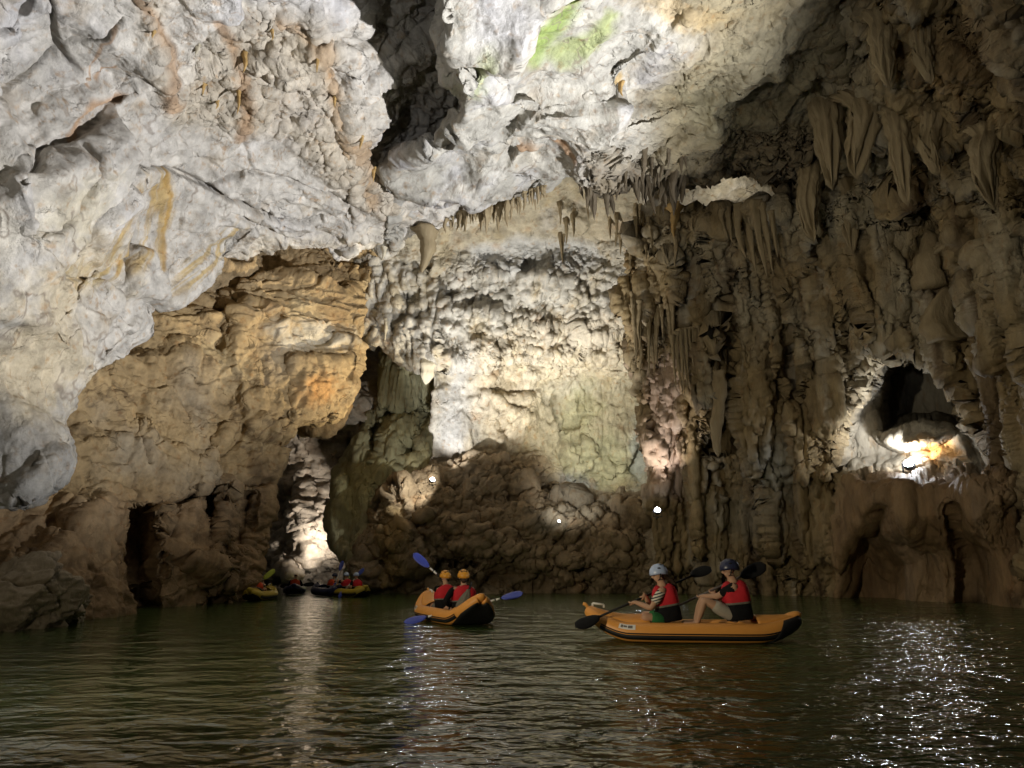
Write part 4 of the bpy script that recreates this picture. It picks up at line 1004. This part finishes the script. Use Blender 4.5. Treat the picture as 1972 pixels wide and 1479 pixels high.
def paddle(label, A, B, m_blade, face, bands=True, blade_len=0.46, blade_w=0.095, m_shaft=None, group="kayak paddles"):
    """A, B: the tips of the two blades; face: direction the blades' flat side looks to"""
    mid = (A + B) / 2; d = (B - A).normalized(); half = (B - A).length / 2
    root = empty("paddle", mid, label, "paddle", group)
    bm = bmesh.new(); tube(bm, [d * -(half - blade_len * 0.75), d * (half - blade_len * 0.75)], 0.018, 10)
    bm_obj("shaft", bm, m_shaft or M_BLACK, root)
    for sg in (-1, 1):
        x = d * sg; f = (face - x * face.dot(x)).normalized(); wv = x.cross(f)
        bm = bmesh.new(); rings = []
        for t in lin(0, 1, 12):
            wd = blade_w * math.sqrt(max(0.0, 1 - (1.6 * t - 0.95) ** 2 / (0.93 if t < 0.6 else 0.48))) if 0 < t < 1 else 0.014
            if t < 0.08: wd = max(wd * 0.4, 0.018)
            c = x * (half - blade_len * (1 - t)) + f * (0.03 * (t - 0.5) ** 2)
            rings.append([c + wv * wd * math.cos(a) + f * (0.010 + 0.010 * (1 - t)) * math.sin(a) for a in lin(0, 2 * math.pi * 11 / 12, 12)])
        loft(bm, rings); bm_obj("blade", bm, m_blade, root)
        if bands:
            for u0, u1 in ((0.03, 0.12), (0.14, 0.23)):
                bm = bmesh.new(); tube(bm, [x * (half - blade_len - u0), x * (half - blade_len - u1)], 0.0205, 10)
                bm_obj("shaft_band", bm, M_WHITE, root)
    return root, (lambda fr: A.lerp(B, fr)), d

def skin_obj(name, verts, edges, radii, mat, parent, sub=2, rootv=0):
    bm = bmesh.new(); ly = bm.verts.layers.skin.verify()
    vs = []
    for k, (p, r) in enumerate(zip(verts, radii)):
        v = bm.verts.new(tuple(p)); vs.append(v)
        v[ly].radius = (r, r) if not isinstance(r, tuple) else r
        v[ly].use_root = (k == rootv)
    for a, b in edges: bm.edges.new((vs[a], vs[b]))
    me = bpy.data.meshes.new(name); bm.to_mesh(me); bm.free(); me.materials.append(mat)
    o = bpy.data.objects.new(name, me); COL.objects.link(o); o.parent = parent
    sk = o.modifiers.new("skin", 'SKIN'); sk.use_smooth_shade = True; sk.branch_smoothing = 0.6
    if sub:
        sd = o.modifiers.new("sub", 'SUBSURF'); sd.levels = sub; sd.render_levels = sub
    return o

class Chain:
    def __init__(s): s.v, s.e, s.r = [], [], []
    def add(s, p, r, prev=None):
        s.v.append(Vector(p)); s.r.append(r); k = len(s.v) - 1
        if prev is not None: s.e.append((prev, k))
        return k

def person(label, seat, face_deg, lean=8, legs='bent', hands=None, shaft=None, shirt=None, sleeves='long', shorts=None, m_vest=None, helmet=None,
           vents=True, hair='short', turn=0, sc_=1.0, roll=0, detail=True, group="paddlers in the kayaks"):
    root = empty("person", seat, label, "person", group)
    fa = math.radians(face_deg); X = Vector((math.cos(fa), math.sin(fa), 0)); Yv = Vector((-math.sin(fa), math.cos(fa), 0)); Zv = Vector((0, 0, 1))
    la, ro = math.radians(lean), math.radians(roll)
    def at(x, y, z): return (X * x + Yv * y + Zv * z) * sc_
    up = (X * math.sin(la) + Zv * math.cos(la)); up = (up + Yv * math.tan(ro)).normalized(); fw = (X * math.cos(la) - Zv * math.sin(la)).normalized()
    def tor(h, y=0, x=0): return at(0, 0, 0.10) + (up * (h - 0.10) + Yv * y + fw * x) * sc_
    R = lambda r: r * sc_
    c = Chain()
    pel = c.add(tor(0.11), (R(0.15), R(0.115)))
    bel = c.add(tor(0.27), (R(0.14), R(0.105)), pel)
    che = c.add(tor(0.45), (R(0.155), R(0.11)), bel)
    nb = c.add(tor(0.56, 0, -0.01), R(0.065), che)
    nk = c.add(tor(0.615, 0, 0.005), R(0.058), nb)
    ht = math.radians(turn)
    hf = (fw * math.cos(ht) + Yv * math.sin(ht)); hs = up.cross(hf)
    hb = c.add(tor(0.665) + hf * R(0.025), R(0.078), nk)
    hm = c.add(tor(0.745) + hf * R(0.02), R(0.092), hb)
    c.add(tor(0.815) + hf * R(0.012), R(0.075), hm)
    if detail:
        c.add(tor(0.70) + hf * R(0.13), R(0.014), hb)                                  # nose
        for sd in (1, -1): c.add(tor(0.71) + hs * R(0.092 * sd), R(0.014), hm)          # ears
    armv = {}
    hands = hands or {}
    for sd, key in ((1, 'L'), (-1, 'R')):
        sh0 = tor(0.50, 0.13 * sd)
        shp = tor(0.505, 0.205 * sd, 0.02)
        tgt = hands.get(key)
        tgt = (tgt - seat) if tgt is not None else at(0.45, 0.22 * sd, 0.30)
        la1, la2 = R(0.30), R(0.27)
        sdir = shaft if shaft is not None else Yv
        nrm = (shp - tgt); nrm -= sdir * nrm.dot(sdir); nrm = nrm.normalized() if nrm.length > 1e-4 else Zv
        wr = tgt + nrm * R(0.075)
        v = wr - shp; dist = max(R(0.24), min(v.length, (la1 + la2) * 0.995)); v = v.normalized()
        wr = shp + v * dist
        a = (la1 ** 2 - la2 ** 2 + dist ** 2) / (2 * dist); hgt = math.sqrt(max(0, la1 ** 2 - a * a))
        pole = (-Zv * 1.0 + Yv * sd * 0.55 - X * 0.15); pole -= v * pole.dot(v); pole.normalize()
        el = shp + v * a + pole * hgt
        i0 = c.add(shp, R(0.062), che); i1 = c.add(shp.lerp(el, 0.5), R(0.05), i0); i2 = c.add(el, R(0.042), i1)
        i3 = c.add(el.lerp(wr, 0.35), R(0.041), i2); i4 = c.add(wr, R(0.027), i3)
        armv[key] = (shp, el, wr)
        if detail:
            g = wr - nrm * R(0.075); t = sdir.cross(nrm).normalized()
            pm = c.add(wr - nrm * R(0.035) + t * R(0.012), (R(0.036), R(0.02)), i4)
            for k in range(4):
                b0 = g + sdir * R((k - 1.5) * 0.021); ln = (0.9, 1.0, 0.97, 0.8)[k]
                q = c.add(b0 + nrm * R(0.018) + t * R(0.026), R(0.0095), pm)
                q = c.add(b0 - nrm * R(0.020) + t * R(0.020 * ln), R(0.009), q)
                q = c.add(b0 - nrm * R(0.022) - t * R(0.016 * ln), R(0.008), q)
            q = c.add(g + sdir * R(-0.045) + nrm * R(0.022) - t * R(0.006), R(0.011), pm)
            c.add(g + sdir * R(-0.030) - t * R(0.028), R(0.0095), q)
    legp = {}
    for sd in (1, -1):
        if legs == 'bent': kn, an, toe = at(0.42, 0.15 * sd, 0.30), at(0.66, 0.13 * sd, 0.03), at(0.84, 0.14 * sd, 0.06)
        elif legs == 'raised': kn, an, toe = at(0.45, 0.13 * sd + 0.03, 0.33), at(0.56, 0.12 * sd, 0.02), at(0.74, 0.13 * sd, 0.02)
        elif legs == 'crossed': kn, an, toe = at(0.36, 0.24 * sd, 0.14), at(0.30, -0.06 * sd, 0.0 + 0.02 * sd), at(0.40, -0.14 * sd, 0.01)
        else: kn, an, toe = at(0.45, 0.12 * sd, 0.16), at(0.86, 0.12 * sd, 0.03), at(0.93, 0.13 * sd, 0.14)
        hip = at(0.03, 0.10 * sd, 0.085)
        j = c.add(hip, R(0.09), pel); j = c.add(hip.lerp(kn, 0.5), R(0.075), j); j = c.add(kn, R(0.056), j)
        j = c.add(kn.lerp(an, 0.4), R(0.054), j); j = c.add(an, R(0.034), j); c.add(toe, R(0.028), j)
        legp[sd] = (hip, kn, an)
    skin_obj("body", c.v, c.e, c.r, M_SKIN, root)
    # shirt
    if shirt is not None:
        c = Chain(); a0 = c.add(tor(0.20), (R(0.155), R(0.12))); a1 = c.add(tor(0.45), (R(0.165), R(0.118)), a0); c.add(tor(0.555), R(0.075), a1)
        for key in 'LR':
            s_, e_, w_ = armv[key]
            i = c.add(s_, R(0.074), a1)
            if sleeves == 'long':
                i = c.add(s_.lerp(e_, 0.5), R(0.063), i); i = c.add(e_, R(0.053), i); c.add(e_.lerp(w_, 0.85), R(0.042), i)
            else:
                i = c.add(s_.lerp(e_, 0.4), R(0.068), i); c.add(s_.lerp(e_, 0.80), R(0.066), i)
        skin_obj("shirt", c.v, c.e, c.r, shirt, root)
    if shorts is not None:
        c = Chain(); a0 = c.add(tor(0.12), (R(0.165), R(0.13))); c.add(tor(0.22), (R(0.155), R(0.12)), a0)
        for sd in (1, -1):
            h_, k_, n_ = legp[sd]; i = c.add(h_.lerp(k_, 0.15), R(0.105), a0); i = c.add(h_.lerp(k_, 0.45), R(0.095), i); c.add(h_.lerp(k_, 0.80), R(0.088), i)
        skin_obj("shorts", c.v, c.e, c.r, shorts, root)
    # life vest: red above, black below
    def vest(name, prof, mat, neck=False):
        bm = bmesh.new(); rings = []; n = 28
        for h, wy, wx in prof:
            ring = []
            for k in range(n):
                a = 2 * math.pi * k / n; ca, sa = math.cos(a), math.sin(a)
                e = 0.7
                px_, py_ = 1.05 * wx * math.copysign(abs(ca) ** e, ca), 1.10 * wy * math.copysign(abs(sa) ** e, sa)
                wob = 0.006 * math.sin(5 * a + 9 * h) + 0.004 * math.sin(11 * a + 23 * h)
                ring.append(tor(h - (0.035 * abs(sa) ** 2 if h > 0.5 else 0), py_ * (1 + wob * 5), px_ * (1 + wob * 5) - 0.005))
            rings.append(ring)
        loft(bm, rings); return bm_obj(name, bm, mat, root)
    if m_vest:
        vest("life_vest", [(0.285, 0.195, 0.155), (0.30, 0.203, 0.168), (0.38, 0.205, 0.172), (0.46, 0.198, 0.165), (0.52, 0.178, 0.145), (0.555, 0.14, 0.115), (0.575, 0.10, 0.085), (0.57, 0.07, 0.06)], m_vest)
        vest("vest_waist", [(0.07, 0.175, 0.15), (0.09, 0.19, 0.162), (0.18, 0.195, 0.165), (0.27, 0.198, 0.165), (0.283, 0.19, 0.155)], M_CLOTHBLACK)
        vest("vest_trim", [(0.272, 0.203, 0.170), (0.279, 0.207, 0.174), (0.293, 0.207, 0.174), (0.299, 0.203, 0.170)], M_GREYCLOTH)
    # hair and helmet
    hc = tor(0.735) + hf * R(0.012)
    def dome(name, mat, rx, ry, rz, lo, off=0.0, tilt=0.0):
        bm = bmesh.new(); rings = []; n = 24
        for th in lin(lo, 89, 10):
            t = math.radians(th); rr = math.cos(t)
            ring = []
            for k in range(n):
                a = 2 * math.pi * k / n
                drop = -0.03 * math.cos(a) * 0 - (0.028 * max(0, -math.cos(a)) if th == lo else 0)
                ring.append(hc + hf * R(rx * rr * math.cos(a) + off) + hs * R(ry * rr * math.sin(a)) + up * R(rz * math.sin(t) + drop))
            rings.append(ring)
        rim = [hc + (p - hc) * 0.90 for p in rings[0]]
        loft(bm, [rim] + rings)
        return bm_obj(name, bm, mat, root)
    if hair:
        c = Chain(); a = c.add(tor(0.765) - hf * R(0.01), R(0.088)); b = c.add(tor(0.685) - hf * R(0.035), R(0.072), a)
        if hair == 'tail':
            b = c.add(tor(0.66) - hf * R(0.085), R(0.035), b); b = c.add(tor(0.58) - hf * R(0.165), R(0.034), b); b = c.add(tor(0.50) - hf * R(0.19), R(0.028), b); c.add(tor(0.43) - hf * R(0.195), R(0.010), b)
        elif hair == 'long':
            b = c.add(tor(0.66) - hf * R(0.05), R(0.062), b); c.add(tor(0.61) - hf * R(0.075), R(0.045), b)
        skin_obj("hair", c.v, c.e, c.r, M_HAIR, root)
    if helmet:
        hl = dome("helmet", helmet, 0.132, 0.112, 0.128, -8)
        if vents:
            for az, th in ((150, 38), (180, 44), (210, 38), (90, 30), (270, 30), (125, 55), (235, 55)):
                A_, T_ = math.radians(az), math.radians(th)
                p = hc + hf * R(0.131 * math.cos(T_) * math.cos(A_)) + hs * R(0.111 * math.cos(T_) * math.sin(A_)) + up * R(0.127 * math.sin(T_))
                nn = (p - hc).normalized(); rot = nn.to_track_quat('Z', 'Y').to_matrix().to_4x4()
                bm = bmesh.new(); bmesh.ops.create_uvsphere(bm, u_segments=10, v_segments=6, radius=R(0.017), matrix=Matrix.Translation(p) @ rot @ Matrix.Diagonal((1.5, 0.75, 0.3, 1)))
                bm_obj("vent", bm, M_BLACK, hl)
        bm = bmesh.new()
        for sd in (1, -1):
            tube(bm, [hc + hs * R(0.108 * sd) - up * R(0.01), hc + hs * R(0.092 * sd) - up * R(0.085) + hf * R(0.02), tor(0.635) + hf * R(0.05) + hs * R(0.03 * sd)], R(0.008), 6)
        bm_obj("chin_strap", bm, M_BLACK, hl)
    return root, tor, at

# ---- right kayak, seen from the side
bowR, sternR = PV(1150, row_of(12.45, 0), 12.45), PV(1500, row_of(12.05, 0), 12.05)
bowR.z = sternR.z = 0
axR = (bowR - sternR).normalized(); degR = math.degrees(math.atan2(axR.y, axR.x))
kR = kayak("long orange inflatable kayak seen side on, black upturned stern, two paddlers in blue helmets", PV(1545, row_of(12.05, 0), 12.05), PV(1126, row_of(12.45, 0), 12.45), 3.28, M_ORANGE, M_BLACK, guard=60, stern_rise=0.17, bow_rise=0.28)
p1, g1f, d1v = paddle("black double paddle held by the paddler in the striped shirt, near blade beside the bow", PV(1108, 1208, 11.75), PV(1368, 1093, 13.0), M_BLADE_BLACK, Vector((0.2, -0.6, 0.8)), bands=False, blade_w=0.11)
p2, g2f, d2v = paddle("black double paddle held by the paddler in the navy helmet", PV(1215, 1209, 12.5), PV(1475, 1088, 12.36), M_BLADE_BLACK, Vector((0.1, -0.9, 0.3)), bands=False, blade_w=0.11, m_shaft=M_GREYPVC)
seat1, seat2 = PV(1290, 1206, 12.25), PV(1424, 1204, 12.08)
person("person in striped short sleeves, green shorts and pale blue helmet, brown ponytail", seat1, degR, 10, 'crossed', {'L': g1f(0.385), 'R': g1f(0.47)}, d1v, M_STRIPE, 'short', M_GREEN, M_RED, M_HELM_BL, hair='tail', turn=10, sc_=1.13)
person("person in black T-shirt, pale shorts and navy helmet, knees raised near the stern", seat2, degR, 6, 'raised', {'L': g2f(0.51), 'R': g2f(0.60)}, d2v, M_CLOTHBLACK, 'short', M_TAN, M_RED, M_HELM_NAVY, hair='short', turn=5, sc_=1.18)

# ---- left kayak, seen from behind
sternL = PV(926, row_of(14.7, 0), 14.7); dirL = Vector((-0.40, 0.917, 0)).normalized()
bowL = sternL + dirL * 3.35
kL = kayak("orange kayak seen from behind, dark panel under its stern, two paddlers in orange helmets", sternL, bowL, 3.4, M_ORANGE, M_BLACK, stern_rise=0.36, width=0.37)
degL = math.degrees(math.atan2(dirL.y, dirL.x))
seatB = sternL + dirL * 1.05 + Vector((0.03, 0, 0.12)); seatF = sternL + dirL * 2.0 + Vector((-0.03, 0, 0.13))
pB, gB, dB = paddle("blue bladed double paddle with white bands lying low across the left kayak", PV(778, 1199, 15.6), PV(1007, 1142, 15.9), M_BLADE_BLUE, Vector((0, -0.7, 0.7)))
pF, gF, dF = paddle("blue bladed paddle with white bands raised steeply to the left of the orange helmets", PV(796, 1066, 16.9), PV(928, 1182, 16.9), M_BLADE_BLUE, Vector((0.3, -0.9, 0.2)))
person("person in black sleeves and orange helmet, rear seat, with a grey bag on the back", seatB, degL + 2, 3, 'out', {'L': gB(0.40), 'R': gB(0.66)}, dB, M_CLOTHBLACK, 'long', M_CLOTHBLACK, M_RED, M_HELM_OR, hair='long', turn=-14, sc_=1.10)
person("person in black sleeves and orange helmet, front seat, beside the raised blue blade", seatF, degL + 4, 4, 'out', {'L': gF(0.50), 'R': gF(0.68)}, dF, M_CLOTHBLACK, 'long', M_GREYCLOTH, M_RED, M_HELM_OR, hair='short', turn=6, sc_=1.06)
# grey bag slung on the rear paddler's back
bag = empty("sling_bag", PV(889, 1174, 15.15), "grey cloth sling bag with black strap on the back of a paddler in orange helmet", "bag")
bm = bmesh.new(); rings = []
for t, wd, dp in ((0, 0.05, 0.03), (0.04, 0.115, 0.07), (0.12, 0.125, 0.08), (0.22, 0.105, 0.075), (0.30, 0.075, 0.055), (0.36, 0.035, 0.03), (0.385, 0.045, 0.035)):
    rings.append([Vector((-0.03 + 0.42 * t + wd * math.cos(a) * (1 + 0.05 * math.sin(7 * a)), dp * math.sin(a) * (1 + 0.12 * math.sin(7 * a)), 0.0 + t)) for a in lin(0, 2 * math.pi * 27 / 28, 28)])
loft(bm, rings); bm_obj("pouch", bm, M_GREYCLOTH, bag)
bm = bmesh.new(); o_ = PV(889, 1174, 15.15)
tube(bm, [Vector((0.12, 0, 0.36)), PV(902, 1140, 15.33) - o_, PV(906, 1128, 15.42) - o_, PV(908, 1122, 15.52) - o_], 0.022, 6)
bm_obj("strap", bm, M_BLACK, bag)

# ---- the paddlers far back by the passage
gf = "far kayaks by the narrow passage"
def far(px, py, deg, L, mh, me_, label): 
    c = water_at(px, py); v = Vector((math.cos(math.radians(deg)), math.sin(math.radians(deg)), 0)) * L / 2
    return c, kayak(label, c - v, c + v, L, mh, me_, 0.14, 0.2, False, width=0.25, group=gf)
c, k = far(500, 1155, 88, 1.9, M_YELLOW, M_BLACK, "yellow kayak nearest the left wall by the passage, carrying one hunched paddler")
pp, gg, dd = paddle("lime bladed paddle lifted beside the hunched paddler by the left wall", c + Vector((-0.55, -0.35, 0.05)), c + Vector((0.42, 0.05, 0.98)), M_BLADE_LIME, Vector((0.3, -0.9, 0.2)), bands=False, m_shaft=M_WHITE)
person("hunched person in orange red vest in the yellow kayak by the left wall", c + Vector((-0.05, -0.4, 0.1)), 80, 26, 'bent', {'L': gg(0.45), 'R': gg(0.62)}, dd, M_GREYCLOTH, 'short', M_GREYCLOTH, M_ORRED, M_HELM_NAVY, vents=False, detail=False, sc_=0.92)
c, k = far(567, 1143, 104, 2.4, M_BLUEPVC, M_BLACK, "dark kayak alone in the mouth of the passage, seen end on")
pp, gg, dd = paddle("dark paddle held level across the dark kayak in the passage mouth", c + Vector((-0.7, 0.3, 0.28)), c + Vector((0.7, 0.35, 0.36)), M_BLADE_BLACK, Vector((0, -0.9, 0.3)), bands=False)
person("person in faded orange vest, without helmet, in the dark kayak in the passage mouth", c + Vector((0, 0, 0.08)), 95, 8, 'out', {'L': gg(0.35), 'R': gg(0.65)}, dd, M_CLOTHBLACK, 'long', M_CLOTHBLACK, M_ORRED, None, hair='short', detail=False, sc_=0.85)
c, k = far(674, 1149, 140, 1.75, M_YELLOW, M_BLACK, "yellow kayak with black stern turned half away, two paddlers in blue helmets")
ax = Vector((math.cos(math.radians(138)), math.sin(math.radians(138)), 0))
pp, gg, dd = paddle("blue bladed paddle held upright above the half turned yellow kayak", c + ax * 0.75 + Vector((-0.18, -0.1, 0.12)), c + ax * 0.7 + Vector((0.06, 0.1, 1.28)), M_BLADE_BLUE, Vector((0.2, -0.9, 0.1)), bands=False, m_shaft=M_WHITE, blade_len=0.38, blade_w=0.075)
person("person in red vest in front seat of the half turned yellow kayak, paddle upright", c + ax * 0.22 + Vector((0, 0, 0.1)), 138, 6, 'bent', {'L': gg(0.45), 'R': gg(0.32)}, dd, M_CLOTHBLACK, 'short', M_CLOTHBLACK, M_RED, M_HELM_BL, vents=False, detail=False, sc_=0.90)
pp, gg, dd = paddle("thin pale paddle dipped beside the rear paddler of the half turned yellow kayak", c - ax * 0.1 + Vector((-0.40, -0.35, 0.0)), c - ax * 0.3 + Vector((0.25, 0.15, 1.0)), M_BLADE_BLUE, Vector((0.2, -0.9, 0.1)), bands=False, m_shaft=M_WHITE, blade_len=0.36, blade_w=0.07)
person("person in dark red vest and blue helmet, rear seat of the half turned yellow kayak", c - ax * 0.40 + Vector((0, 0, 0.1)), 138, 8, 'bent', {'L': gg(0.40), 'R': gg(0.58)}, dd, M_CLOTHBLACK, 'short', M_CLOTHBLACK, M_RED, M_HELM_BL, vents=False, detail=False, sc_=0.90)
c, k = far(631, 1147, 125, 2.2, M_BLUEPVC, M_BLUEPVC, "dark blue kayak just left of the half turned yellow kayak, carrying one paddler")
person("person in orange red vest in the dark blue kayak, one bare arm stretched out", c + Vector((0.1, 0, 0.08)), 40, 14, 'out', {'L': c + Vector((0.50, 0.0, 0.32)), 'R': c + Vector((0.55, -0.2, 0.3))}, None, M_CLOTHBLACK, 'short', M_CLOTHBLACK, M_ORRED, M_HELM_NAVY, vents=False, detail=False, sc_=0.90)
